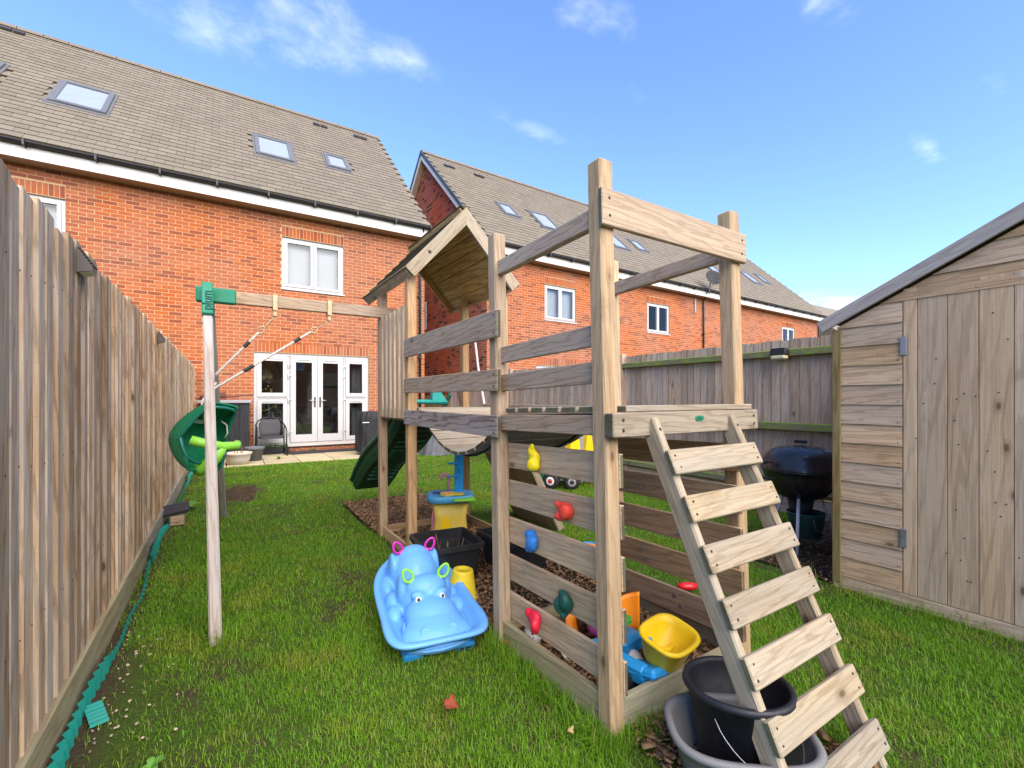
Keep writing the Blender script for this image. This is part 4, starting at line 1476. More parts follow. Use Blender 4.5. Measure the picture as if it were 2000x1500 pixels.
# side beams and rails
abox('top_beam', (XL + .018, YA + S, 1.885), (XL + .055, YB, 1.96), 'frame_wood_grey', cf, .004, TM, 'y')
abox('top_beam', (XR + .018, YA + S, 1.885), (XR + .055, YB, 1.96), 'frame_wood_grey', cf, .004, TM, 'y')
abox('side_beam', (XL + .020, YA + S, 1.085), (XL + .06, YB, 1.163), 'frame_wood_grey', cf, .003, TM, 'y')
abox('side_beam', (XR + .01, YA + S, 1.085), (XR + .05, YB, 1.163), 'frame_wood_grey', cf, .003, TM, 'y')
abox('rail', (XL + .03, YA + S, 1.43), (XL + .055, YB, 1.513), 'frame_wood_grey', cf, .003, TM, 'y')
abox('rail', (XL + .03, YA + S, 1.285), (XL + .055, YB, 1.37), 'frame_wood_grey', cf, .003, TM, 'y')
# deck boards
for k in range(8):
    y0_ = YA - .035 + .112 * k
    x0_ = XL + (.075 if k in (0, 7) else .022)
    x1_ = XR + (.07 if k == 0 else -.01)
    db = abox('deck_board', (x0_, y0_, 1.174), (x1_, y0_ + .094, 1.198), 'frame_wood_pale', cf, .003, TM, 'x')
# climbing wall boards, on the inner faces of the posts
HOLDS = []
for k, zt in enumerate((1.017, .825, .633, .441, .249)):
    abox('wall_board', (XL + S + .001, YA - .0, zt - .128), (XL + S + .021, YB + S, zt), 'frame_wood', cf, .003, TM, 'y')
    abox('wall_board', (XR - .021, YA - .02, zt - .128), (XR - .001, YB + S, zt), 'frame_wood_warm', cf, .003, TM, 'y')
for (y, z) in ((1.548, .99), (1.80, .757), (1.75, .757), (1.775, .404), (1.742, .356), (1.548, .223), (1.507, .182), (1.526, .545)):
    V, F = lathe([(0, .004), (.012, .004), (.013, 0)], 6)
    mk('bolt_plate', V, F, 'zinc', cf, T3(XR - .0215, y, z) @ RY(-90))
def hold(y, z, mat, shp, seed, M0=None):
    parts = [ell((c[0], c[1] * 1.35, c[2] * 1.05), (r[0], r[1] * 1.45, r[2] * 1.08)) for c, r in shp]
    me = remesh(join(*parts), mat, .006, 5, .5)
    for v in me.vertices:
        n = mnoise.noise_vector(v.co * 22 + Vector((seed, 0, 0)))
        v.co += n * .006
    Mh = T3(XL + S + .001, y, z) @ RX(random.uniform(-12, 12))
    ho = put('climbing_hold', me, Mh, cf)
# local frame: -x is out of the wall, y along the wall, z up
hold(1.747, .962, 'hold_yellow', [((-.02, 0, 0), (.022, .028, .045)), ((-.035, -.012, -.02), (.03, .026, .028)), ((-.025, .014, .03), (.02, .012, .035)), ((-.03, .006, .058), (.012, .010, .014))], 1)
hold(1.516, .768, 'hold_red', [((-.02, 0, 0), (.022, .036, .036)), ((-.04, -.018, .006), (.022, .018, .030)), ((-.035, .010, -.024), (.022, .026, .016)), ((-.025, .032, .022), (.018, .012, .014))], 5)
hold(1.763, .575, 'hold_blue', [((-.02, .012, .025), (.03, .024, .024)), ((-.035, -.016, .0), (.03, .024, .034)), ((-.025, .0, -.03), (.026, .024, .022))], 9)
hold(1.52, .376, 'hold_green', [((-.02, 0, 0), (.026, .032, .042)), ((-.035, -.018, .014), (.026, .016, .034)), ((-.035, .016, -.01), (.022, .014, .036)), ((-.03, 0, .042), (.02, .014, .014)), ((-.03, 0, -.044), (.018, .012, .014))], 13)
hold(1.743, .21, 'hold_crimson', [((-.02, 0, .006), (.026, .030, .036)), ((-.035, -.022, -.012), (.024, .016, .030)), ((-.03, .020, .026), (.02, .014, .022)), ((-.03, -.006, -.036), (.02, .018, .016))], 17)
# ground box
abox('box_board', (XL + .018, YA + S, -.03), (XL + .045, YB, .118), 'left_gravel_wood', cf, .003, TM, 'y')
abox('box_board', (XL + S, YA + .02, -.03), (XR, YA + .047, .105), 'left_gravel_wood', cf, .003, TM, 'x')
abox('box_board', (XR + .02, YA + S, -.03), (XR + .047, YB, .11), 'left_gravel_wood', cf, .003, TM, 'y')
abox('box_board', (XL + S, YB + .02, -.03), (XR, YB + .047, .10), 'left_gravel_wood', cf, .003, TM, 'x')
abox('box_board', (XL + .02, YC + S, -.03), (XL + .045, YD, .11), 'frame_wood_warm', cf, .003, TS, 'y')
abox('box_board', (XL + S, YD + .02, -.03), (XR, YD + .045, .11), 'frame_wood_warm', cf, .003, TS, 'x')
abox('box_board', (XR + .02, YC + S, -.03), (XR + .045, YD, .11), 'frame_wood_warm', cf, .003, TS, 'y')
# boards between the two towers, outer face
for (z0_, z1_, m) in ((1.555, 1.693, 'frame_wood_grey'), (1.285, 1.395, 'frame_wood_grey'), (1.050, 1.160, 'frame_wood_worn')):
    b = abox('bridge_board', (XL - .024, YB - .01, z0_), (XL - .002, YC + .05, z1_), m, cf, .003, None, 'y')
    for y in (YB + .025, YC + .02):
        for z in (z0_ + .025, z1_ - .025): screw((XL - .0245, y, z), (-1, 0, 0), b, I4, .006)
abox('bridge_board', (XR + S + .002, YB - .01, 1.085), (XR + S + .022, YC + .5, 1.195), 'frame_wood_pale', cf, .003, None, 'y')
# sagging bridge
pts = []
for j in range(12):
    y = YB + .09 + (YC - YB - .10) * j / 11
    k = (y - (YB + YC + .07) / 2) / ((YC - YB - .09) / 2)
    pts.append((y, .895 + .27 * k * k))
for j in range(11):
    (ya, za), (yb, zb) = pts[j], pts[j + 1]
    d = Vector((0, yb - ya, zb - za))
    L = d.length
    board('bridge_slat', (XL + S + .01, (ya + yb) / 2, (za + zb) / 2), (XR - .02, (ya + yb) / 2, (za + zb) / 2), d, L * .87, .022, 'frame_wood_pale', cf, None, .003)
for x in (XL + .15, XR - .1):
    V, F = tube([(x, y, z - .018) for y, z in pts], .008, 6)
    mk('bridge_strap', V, F, 'black_matte', cf)
def rope(name, pts, r, mat, parent, turns=55):
    """three twisted strands along a polyline"""
    P = [Vector(p) for p in pts]
    dense = []
    for i in range(len(P) - 1):
        n = max(2, int((P[i + 1] - P[i]).length / .012))
        for k in range(n): dense.append(P[i].lerp(P[i + 1], k / n))
    dense.append(P[-1])
    parts = []
    s = 0
    for st in range(3):
        path = []
        s = 0
        for i, p in enumerate(dense):
            if i: s += (p - dense[i - 1]).length
            d = (dense[min(i + 1, len(dense) - 1)] - dense[max(i - 1, 0)]).normalized()
            a = Vector((0, 0, 1)) if abs(d.z) < .9 else Vector((1, 0, 0))
            N = (a - d * a.dot(d)).normalized(); B = d.cross(N)
            t = s * turns + st * 2.094
            path.append(p + (N * math.cos(t) + B * math.sin(t)) * r * .52)
        parts.append(tube(path, r * .55, 5))
    V, F = join(*parts)
    return mk(name, V, F, mat, parent, None, True)
rope('rope', [(XR + .03, 3.90, 1.90), (XR + .03, 3.80, 1.50), (XR + .03, 3.69, 1.19)], .012, 'rope_white', cf, 110)
# small tower deck, slats, rails
for k in range(7):
    y0_ = YC - .02 + .112 * k
    abox('deck_board', (XL + .075, y0_, 1.150), (XR - .01, y0_ + .094, 1.172), 'frame_wood_pale', cf, .003, TS, 'x')
abox('side_beam', (XL + .02, YC + S, 1.075), (XL + .06, YD, 1.148), 'frame_wood_warm', cf, .003, TS, 'y')
abox('side_beam', (XR + .01, YC + S, 1.075), (XR + .05, YD, 1.148), 'frame_wood_warm', cf, .003, TS, 'y')
for k in range(6):
    y0_ = YC + S + .012 + .112 * k
    abox('slat', (XL - .010, y0_, 1.09), (XL + .012, y0_ + .066, 1.965), 'frame_wood', cf, .003, TS, 'z')
for z in (1.13, 1.88):
    abox('slat_rail', (XL + .0125, YC + S, z), (XL + .045, YD, z + .06), 'frame_wood_warm', cf, .003, TS, 'y')

# roof
roof = bpy.data.objects.new('roof', mesh('roof', *boxvf((1.60, 3.30, 2.735), (1.65, 4.47, 2.775)), 'roof_lining_wood'))
link(roof, cf, I4)
AP = Vector((1.627, 0, 2.80)); EL = Vector((1.11, 0, 2.235)); ER = Vector((2.145, 0, 2.235))
for E_, sg in ((EL, -1), (ER, 1)):
    sl = (E_ - AP); Ls = sl.length; sd = sl.normalized()
    nrm = Vector((-sd.z * sg, 0, sd.x * sg)) * 1.0
    if nrm.z < 0: nrm = -nrm
    n = 7
    for k in range(n):
        a = AP + sd * (Ls * (k + .5) / n) - nrm * .052
        board('roof_plank', (a.x, 3.29, a.z), (a.x, 4.49, a.z), sd, Ls / n - .004, .016, 'roof_lining_wood', roof, None, .002)
        a2_ = a + nrm * .018
        for q in range(6):
            board('felt_shingle', (a2_.x, 3.265 + q * .207, a2_.z), (a2_.x, 3.265 + q * .207 + .203, a2_.z), sd * 1.0 + nrm * .10, Ls / n + .03, .010, 'felt_moss', roof, None, .003)
    for y0_ in (3.262, 4.496):
        a = AP - nrm * .070; bb = E_ - nrm * .070
        Mg, Lg = frame_matrix((a.x, y0_, a.z), (bb.x, y0_, bb.z), nrm)
        hw = .0475
        # mitred at the ridge: ends on the vertical plane through the apex
        xs0 = [-Lg / 2 - (a.x - AP.x + nrm.x * o_) / sd.x for o_ in (-hw, hw)]
        zt_ = .0135
        Vb = [(xs0[0], -hw, -zt_), (xs0[1], hw, -zt_), (Lg / 2, hw, -zt_), (Lg / 2, -hw, -zt_), (xs0[0], -hw, zt_), (xs0[1], hw, zt_), (Lg / 2, hw, zt_), (Lg / 2, -hw, zt_)]
        m = mk('barge_board', Vb, [(0, 3, 2, 1)[::-1], (4, 5, 6, 7)[::-1], (0, 1, 5, 4), (1, 2, 6, 5), (2, 3, 7, 6), (3, 0, 4, 7)], 'frame_wood_pale' if y0_ < 4 else 'roof_lining_wood', roof, Mg)
        if y0_ < 4:
            c = a.lerp(bb, .70)
            V, F = lathe([(0, .002), (.011, .002), (.014, 0)], 12)
            mk('bolt', V, F, 'screw_dark', m, T3(c.x, y0_ - .0138, c.z) @ RX(90))
    c = E_ - nrm * .066
    board('eave_board', (c.x, 3.277, c.z), (c.x, 4.481, c.z), nrm, .088, .02, 'roof_lining_wood' if sg > 0 else 'frame_wood_grey', roof, None, .003)
    for y0_ in (3.40,):
        pass
V, F = xf(lathe([(.0, -.615), (.02, -.615), (.02, .615), (0, .615)], 8), T3(1.627, 3.878, 2.765) @ RX(90))
mk('ridge_cap', V, F, 'felt_moss', roof)
# ladder
LT, LB = Vector((0, 1.165, 1.178)), Vector((0, .60, -.03))
ld = (LB - LT).normalized()
ln = Vector((0, ld.z, -ld.y)); ln = -ln if ln.y > 0 else ln
for x in (1.362, 1.862):
    c0 = LT + Vector((x + .0175, 0, 0)) - ln * .035; c1 = LB + Vector((x + .0175, 0, 0)) - ln * .035
    m = board('ladder_rail', c0, c1, (0, 1, .2), .07, .036, 'frame_wood_pale', cf, None, .006)
for k in range(7):
    z = 1.012 - .1535 * k
    f = (1.178 - z) / (1.178 + .03)
    c = LT.lerp(LB, f) + ln * .0115
    r_ = board('rung', (1.352, c.y, c.z), (1.912, c.y, c.z), (0, ld.y, ld.z), .092, .022, 'frame_wood_pale', cf, RZ(0), .004)
    for x in (1.38, 1.885):
        for s_ in (-.022, .022):
            q = Vector((x, c.y, c.z)) + ld * s_ + ln * .0115
            screw(q + Vector((random.uniform(-.008, .008), 0, 0)), ln, r_, I4, random.uniform(.0035, .0055))
for x in (1.38, 1.88):
    q = LT + Vector((x, 0, 0)) + ld * .05 + ln * .0005
    screw(q, ln, cf, I4, .007)
# side ramp on the far side of the small tower
ra0, ra1 = Vector((2.09, 0, 1.05)), Vector((2.66, 0, -.02))
rd = (ra1 - ra0).normalized()
for k in range(7):
    a = ra0.lerp(ra1, (k + .5) / 7)
    board('ramp_board', (a.x, 3.42, a.z), (a.x, 4.12, a.z), rd, .165, .02, 'frame_wood_warm', cf, None, .003)
for y0_ in (3.38, 4.13):
    board('ramp_rail', (ra0.x + .02, y0_, ra0.z + .03), (ra1.x + .02, y0_, ra1.z + .03), (rd.z, 0, -rd.x), .07, .035, 'frame_wood_pale', cf, None, .004)
# swing beam and A-frame legs
board('swing_beam', (-.16, 4.0, 2.0), (1.30, 4.015, 2.0), (0, 0, 1), .092, .045, 'frame_wood_grey', cf, None, .004)
apex = Vector((-.095, 4.0, 2.03))
for base, nm in ((Vector((-.035, 2.74, -.05)), 0), (Vector((-.005, 5.70, -.05)), 1)):
    top = apex + Vector((0, -.03 if nm == 0 else .06, 0))
    if nm == 0:
        top = Vector((-.105, 3.93, 2.03))
    board('swing_leg', base, top, (1, 0, 0), .058, .058, 'swing_leg_wood', cf, None, .008)
# green end bracket
br = bpy.data.objects.new('swing_bracket', None)
sl_ = abox('swing_bracket', (-.175, 3.968, 1.948), (.075, 4.032, 2.055), 'bracket_green', cf, .008)
Mb, Lb = frame_matrix((-.104, 3.925, 2.06), (-.096, 3.785, 1.815), (1, 0, 0))
sv = put('leg_socket', cbox(Lb, .068, .070, .006, 'bracket_green'), Mb, sl_)
tm = text_mesh('plum', .088, .002, 'letter_dark')
d_ = (Vector((-.104, 3.925, 2.06)) - Vector((-.096, 3.785, 1.815))).normalized()
fn = Vector((0, -d_.z, d_.y))
Xt = d_; Yt = Vector((-1, 0, 0)); Zt = Xt.cross(Yt).normalized()
Mt = Matrix((Xt, Yt, Zt)).transposed().to_4x4()
cpos = (Vector((-.104, 3.925, 2.06)) * .40 + Vector((-.096, 3.785, 1.815)) * .60)
Mt.translation = cpos + Zt * .0385
put('letters', tm, Mt, sl_)
V, F = xf(lathe([(0, .004), (.012, .004), (.014, 0)], 12), T3(1.24, 3.990, 1.985) @ RX(90))
mk('bolt', V, F, 'screw_dark', cf)
HG = []
for x in (.335, .735):
    h = mk('swing_hanger', *join(boxvf((x - .016, 3.975, 2.048), (x + .016, 4.052, 2.053)), boxvf((x - .016, 3.972, 1.935), (x + .016, 3.9775, 2.053)), boxvf((x - .016, 4.0395, 1.935), (x + .016, 4.045, 2.053)), boxvf((x - .016, 3.972, 1.930), (x + .016, 4.045, 1.9365)), boxvf((x - .012, 3.985, 1.885), (x + .012, 4.02, 1.930))), 'brass_zinc', cf)
    V, F = xf(lathe([(0, -.026), (.011, -.026), (.011, .026), (0, .026)], 10), T3(x, 4.0, 1.897) @ RX(90))
    mk('hanger_bolt', V, F, 'brass_zinc', h)
    HG.append(Vector((x, 4.0, 1.885)))
# slide: a moulded trough seen from below
def slide_z(t):
    # t 0..1 from the tower to the ground
    y = 4.14 + 1.50 * t
    z = 1.12 - 1.02 * (t ** 1.0) - .06 * math.sin(t * math.pi * 2) - (.0 if t < .86 else -(t - .86) * .35)
    return y, max(z, .06 + .02 * (1 - t))
rings = []
for j in range(41):
    t = j / 40
    y, z = slide_z(t)
    sh = -.10 * t
    w0 = .235
    ring = []
    prof = [(-w0 - .035, .165), (-w0 - .012, .175), (-w0 + .01, .16), (-w0 + .02, .08), (-w0 + .05, .015), (-.10, 0), (.10, 0), (w0 - .05, .015), (w0 - .02, .08), (w0 - .01, .16), (w0 + .012, .175), (w0 + .035, .165),
            (w0 + .03, .14), (w0 + .005, .13), (w0 - .002, .07), (w0 - .035, -.01), (.10, -.022), (-.10, -.022), (-w0 + .035, -.01), (-w0 + .002, .07), (-w0 - .005, .13), (-w0 - .03, .14)]
    lip = 1.0 if t < .9 else 1.0 - (t - .9) * 3.0
    for (a, h) in prof:
        rb_ = .010 * (1 if (j % 2 == 0 and -.16 < a < .16 and h < .02) else 0)
        ring.append((1.64 + sh + a, y + h * .35 * 0, z + h * lip + rb_))
    rings.append(ring)
V, F = loft(rings, True, True, True)
sd_ = mk('slide', V, F, 'slide_green', cf, None, False)
for s_ in (-1, 1):
    V, F = tube([(1.64 - .10 * (j / 40) + s_ * .255, slide_z(j / 40)[0], slide_z(j / 40)[1] + .17 * (1.0 if j < 36 else 1.0 - (j / 40 - .9) * 3.0)) for j in range(41)], .019, 8)
    mk('slide_lip', V, F, 'slide_lip', sd_, None, True)
V, F = tube([(1.42, 4.16, 1.205), (1.60, 4.15, 1.215), (1.87, 4.16, 1.205)], .022, 8)
mk('slide_top_lip', V, F, 'slide_green_sunlit', sd_, None, True)
V, F = [(1.70, 4.13, 1.21), (1.86, 4.13, 1.21), (1.77, 4.14, 1.345), (1.71, 4.14, 1.345), (1.70, 4.20, 1.21), (1.86, 4.20, 1.21), (1.77, 4.19, 1.345), (1.71, 4.19, 1.345)], [(0, 1, 2, 3), (7, 6, 5, 4), (0, 4, 5, 1), (1, 5, 6, 2), (2, 6, 7, 3), (3, 7, 4, 0)]
mk('slide_handle', V, F, 'slide_green_sunlit', sd_)
for j in range(9, 34, 2):
    y, z = slide_z(j / 40)
    sh = -.10 * j / 40
    y2, z2 = slide_z(j / 40 + .02)
    mk('slide_rib', *boxvf((1.64 + sh - .15, y - .008, z - .040), (1.64 + sh + .15, y + .008, z - .016)), 'slide_lip', sd_)

# ------------------------------------------------------------------ swing seat tied up to the leg
sw = thing('swing_seat', 'dark green toddler swing seat with lime bar hanging beside the post', 'swing seat', (-.12, 3.9, .8), None)
def swing_seat():
    # local: x forward, y across, z up
    prof = [(-.10, .36), (-.145, .30), (-.165, .20), (-.165, .08), (-.14, .0), (-.08, -.045), (.02, -.05), (.10, -.04), (.16, -.015)]
    wid = [.085, .11, .135, .155, .16, .16, .155, .14, .115]
    side = [.02, .05, .10, .14, .16, .15, .13, .10, .05]
    rings = []
    for (x, z), w, s in zip(prof, wid, side):
        i = prof.index((x, z))
        p = Vector(prof[min(i + 1, len(prof) - 1)]) - Vector(prof[max(i - 1, 0)])
        p.normalize()
        nx, nz = -p.y, p.x     # inward normal (up / forward)
        if nx * .1 + nz * .1 < 0: nx, nz = -nx, -nz
        ring = []
        for (a, h) in ((-1.02, 1.0), (-1.0, .55), (-.92, .15), (-.7, .0), (-.3, -.03), (.3, -.03), (.7, .0), (.92, .15), (1.0, .55), (1.02, 1.0)):
            ring.append((x + nx * h * s, a * w, z + nz * h * s))
        rings.append(ring)
    V, F = loft(rings, False)
    me = mesh('shell', V, F, 'swing_green', True)
    me = modmesh(me, [('SUBSURF', dict(levels=2, render_levels=2)), ('SOLIDIFY', dict(thickness=.014, offset=0))])
    M = T3(-.158, 3.92, .875) @ RZ(-52) @ RX(-6) @ RY(38) @ Matrix.Scale(1.06, 4)
    cc_ = Matrix.Translation((-.15, 3.92, .95))
    M = cc_ @ Matrix.Rotation(R(12), 4, camf) @ cc_.inverted() @ M
    sh = put('shell', me, M, sw)
    rim = [r[0] for r in rings] + [r[-1] for r in reversed(rings)]
    V, F = tube(rim, .013, 8, True)
    me = modmesh(mesh('rim', V, F, 'swing_rim', True), [('SUBSURF', dict(levels=1, render_levels=1))])
    put('rim', me, M, sh)
    # lime T bar
    V, F = tube([(.06, -.165, .16), (.10, -.12, .185), (.12, 0, .19), (.10, .12, .185), (.06, .165, .16)], .030, 12)
    put('safety_bar', mesh('safety_bar', V, F, 'lime_plastic', True), M, sw)
    V, F = tube([(.12, 0, .19), (.155, 0, .10), (.15, 0, .0), (.13, 0, -.04)], [.034, .04, .044, .044], 12)
    put('crotch_bar', mesh('crotch_bar', V, F, 'lime_plastic', True), M, sw)
    mk('sticker', *xf(boxvf((-.001, -.03, .10), (.001, .03, .135)), M @ T3(-.152, 0, 0)), 'white_print', sw)
    return M
SM = swing_seat()
for k, h in enumerate(HG):
    e = Vector((-.045, 3.965, 1.33)) if k == 1 else Vector((-.055, 4.03, 1.42))
    d = (e - h).normalized()
    c0 = h + d * .015
    V, F = tube([c0, c0 + d * .10], .006, 6)
    mk('snap_hook', V, F, 'brass_zinc', sw)
    ringc = c0 + d * .13
    side = d.cross(Vector((0, 1, 0))).normalized()
    V, F = tube([ringc + (d * math.cos(a) + side * math.sin(a) * .7) * .03 for a in np.linspace(0, 2 * math.pi, 16, False)], .0045, 6, True)
    mk('ring', V, F, 'brass_zinc', sw, None, True)
    r0 = ringc + d * .025
    rope('rope', [r0, e], .0105, 'rope_mat', sw, 130)
    V, F = tube([r0 + d * .10, r0 + d * .155], .014, 10)
    mk('rope_clamp', V, F, 'black_plastic', sw)
    if k == 1:
        V, F = tube([r0 + d * .50, r0 + d * .58], .014, 10)
        mk('rope_clamp', V, F, 'black_plastic', sw)
a_ = Vector((-.05, 3.98, 1.36))
rope('rope', [a_, (-.10, 3.93, 1.28), (-.135, 3.885, 1.22), (-.125, 3.87, 1.14), (-.115, 3.90, 1.06)], .0085, 'rope_mat', sw, 130)
rope('rope', [a_, (-.09, 3.97, 1.30), (-.11, 3.92, 1.25), (-.095, 3.89, 1.16), (-.10, 3.93, 1.08)], .0085, 'rope_mat', sw, 130)
rope('rope', [(-.045, 3.965, 1.33), (-.09, 3.9, 1.29), (-.12, 3.88, 1.30), (-.085, 3.95, 1.34)], .010, 'rope_mat', sw, 130)
V, F = tube([(-.02, 3.96, 1.08), (.015, 3.95, 1.05), (.02, 3.96, .99), (.0, 3.97, .95)], .006, 6)
mk('side_rope', V, F, 'rope_mat', sw, None, True)

# ------------------------------------------------------------------ shed
sh = thing('garden_shed', 'overlap timber garden shed with plank door at right edge', 'shed', (3.45, .3, 0))
SX, SY0, SY1 = 3.45, -1.12, 1.40
RY_ = .14
def roofline(y): return 1.715 + (1.40 - RY_ - abs(y - RY_)) * .505
def wboard(y0_, y1_, zb):
    """one lapped board, its top cut to the roof slope"""
    zt = zb + .131
    ks = sorted({y0_, y1_, *[q for q in (RY_, *[RY_ + sg_ * ((1.40 - RY_) - (zz_ - 1.715) / .505) for zz_ in (zb + .001, zt) for sg_ in (1, -1)]) if y0_ < q < y1_]})
    pts = [(y, min(zt, roofline(y))) for y in ks if roofline(y) > zb]
    if len(pts) < 2: return
    a, b = pts[0][0], pts[-1][0]
    poly = [(a, zb), (b, zb)] + [(y, z) for y, z in reversed(pts) if z > zb + .004]
    c = Vector((SX, (a + b) / 2, zb + .06))
    n = len(poly)
    xo = lambda z, f: (.010 * (z - zb) / .13) - (.012 if f else 0)
    # local X along the board (world Y), local Y up, local Z towards the garden
    V = [(y - c.y, z - c.z, -xo(z, True)) for y, z in poly] + [(y - c.y, z - c.z, -xo(z, False) - .001) for y, z in poly]
    F = [tuple(range(n)), tuple(reversed(range(n, 2 * n)))] + [(k_, n + k_, n + (k_ + 1) % n, (k_ + 1) % n) for k_ in range(n)]
    M = Matrix(((0, 0, -1, c.x), (1, 0, 0, c.y), (0, 1, 0, c.z), (0, 0, 0, 1)))
    me = mesh('weatherboard', V, F, 'shed_wood')
    bm = bmesh.new(); bm.from_mesh(me); bmesh.ops.recalc_face_normals(bm, faces=bm.faces); bm.to_mesh(me); bm.free()
    wb = put('weatherboard', me, M, sh)
    for yn in (a + .02, b - .03):
        if zb < 1.6: put('nail', NAIL, T3(SX - .0125, yn, zb + .022 + random.uniform(-.004, .004)) @ RY(-90), wb)
zc = .082
while zc < 2.36:
    if zc + .125 > 1.92:
        wboard(SY0, SY1, zc)
    else:
        wboard(1.058, SY1, zc)
        wboard(SY0, -.575, zc)
    zc += .125
dr = bpy.data.objects.new('door', mesh('door', *boxvf((SX + .012, -.57, .085), (SX + .03, 1.052, 1.895)), 'shed_door_wood'))
link(dr, sh, I4)
ys = [1.055, .989, .858, .73, .60, .468, .336, .204, .07, -.06, -.19, -.32, -.45, -.57]
for a, b in zip(ys[:-1], ys[1:]):
    o = random.uniform(-.0015, .0015)
    abox('door_board', (SX - .008 + o, b + .0012, .080), (SX + .011 + o, a - .0012, 1.902), 'shed_door_wood', dr, .0022, None, 'z')
for z in (.41, 1.56):
    hg = abox('hinge', (SX - .020, 1.035, z - .055), (SX - .0085, 1.066, z + .055), 'zinc', dr, .002)
for (y, z) in [(random.uniform(.5, 1.04), random.uniform(.2, 1.85)) for _ in range(26)]:
    screw((SX - .0095, y, z), (-1, 0, 0), dr, I4, .004)
abox('corner_post', (SX - .018, 1.378, .03), (SX + .03, 1.428, 1.70), 'shed_post_wood', sh, .004, None, 'z')
abox('base_beam', (SX - .008, SY0, -.04), (SX + .06, SY1 + .03, .078), 'shed_wood', sh, .006, None, 'y')
mk('side_wall', *boxvf((SX + .031, 1.385, .04), (5.0, 1.405, 1.70)), 'shed_wood', sh)
mk('side_wall', *boxvf((SX + .031, SY0, .04), (5.0, SY0 + .02, 1.70)), 'shed_wood', sh)
mk('back_wall', *boxvf((5.0, SY0, .04), (5.02, 1.405, 1.70)), 'shed_wood', sh)
ye, ze = 1.455, 1.72
yr, zr = RY_, 1.72 + (1.455 - RY_) * .505
for sg in (1, -1):
    e = Vector((0, RY_ + sg * (ye - RY_), ze)); r_ = Vector((0, yr, zr))
    sl = (r_ - e).normalized()
    nr = Vector((0, sg * .451, .893))
    c0 = e + nr * .045; c1 = r_ + nr * .045
    board('roof_panel', (4.22, c0.y, c0.z), (4.22, c1.y, c1.z), (1, 0, 0), 1.64, .02, 'felt_moss', sh, None, .003)
    q0 = e + nr * .018 - sl * .03; q1 = r_ + nr * .018
    board('barge_board', (SX - .046, q0.y, q0.z), (SX - .046, q1.y, q1.z), nr, .078, .022, 'shed_trim_wood', sh, None, .003)

# ------------------------------------------------------------------ kettle barbecue
bq = thing('kettle_barbecue', 'black kettle barbecue on steel legs between fence and shed', 'barbecue', (4.06, 1.92, 0))
BM = T3(4.06, 1.92, 0)
V, F = lathe([(.0, .40), (.09, .405), (.17, .44), (.235, .51), (.272, .60), (.285, .645), (.295, .65), (.295, .66), (.28, .66)], 44)
mk('bowl', V, F, 'enamel_black', bq, BM, True)
V, F = lathe([(.296, .662), (.297, .674), (.288, .690), (.276, .735), (.252, .778), (.212, .814), (.155, .840), (.08, .853), (0, .857)], 44)
lid = mk('lid', V, F, 'enamel_black', bq, BM, True)
V, F = xf(tube([(0, -.045, .885), (0, .045, .885)], .014, 10), BM)
mk('lid_handle', V, F, 'black_plastic', lid)
V, F = xf(tube([(0, 0, .85), (0, 0, .885)], .008, 8), BM)
mk('lid_stem', V, F, 'zinc', lid)
for (a, b, z) in ((-.30, -.37, .73), (-.29, -.36, .60)):
    V, F = xf(join(tube([(a, -.03, z), (b, -.03, z)], .009, 8), tube([(a, .03, z), (b, .03, z)], .009, 8), tube([(b, -.05, z), (b, .05, z)], .014, 8)), BM @ RZ(-20))
    mk('side_handle', V, F, 'black_plastic', bq)
for ang in (200, 320, 80):
    c, s_ = math.cos(R(ang)), math.sin(R(ang))
    V, F = xf(tube([(.15 * c, .15 * s_, .45), (.29 * c, .29 * s_, .0)], .013, 8), BM)
    mk('leg', V, F, 'bbq_leg', bq, None, True)
V, F = xf(lathe([(0, .26), (.075, .26), (.095, .40), (.0, .40)], 24), BM)
mk('ash_catcher', V, F, 'black_matte', bq, None, True)
for ang in (320,):
    c, s_ = math.cos(R(ang)), math.sin(R(ang))
    V, F = xf(lathe([(.03, -.02), (.085, -.022), (.09, -.012), (.09, .012), (.085, .022), (.03, .02)], 24), BM @ T3(.29 * c, .29 * s_, .088) @ RZ(20) @ RX(90))
    mk('wheel', V, F, 'black_plastic', bq, None, True)
for k in range(9):
    V, F = xf(tube([(-.2, -.2 + .05 * k, .12), (.2, -.2 + .05 * k, .12)], .004, 5), BM)
    mk('rack_wire', V, F, 'zinc', bq)
gb = thing('steel_bucket', 'blue green metal bucket underneath the kettle barbecue', 'bucket', (4.02, 1.86, .126))
V, F = lathe([(0, .126), (.105, .126), (.135, .31), (.142, .315), (.135, .32), (.10, .14), (0, .14)], 28)
mk('body', V, F, 'bucket_green', gb, T3(4.02, 1.86, 0), True)
V, F = xf(tube([(.14 * math.cos(a), .02, .30 - .12 * math.sin(a)) for a in np.linspace(0, math.pi, 12)], .004, 5), T3(4.02, 1.72, 0))
mk('bail', V, F, 'zinc', gb)

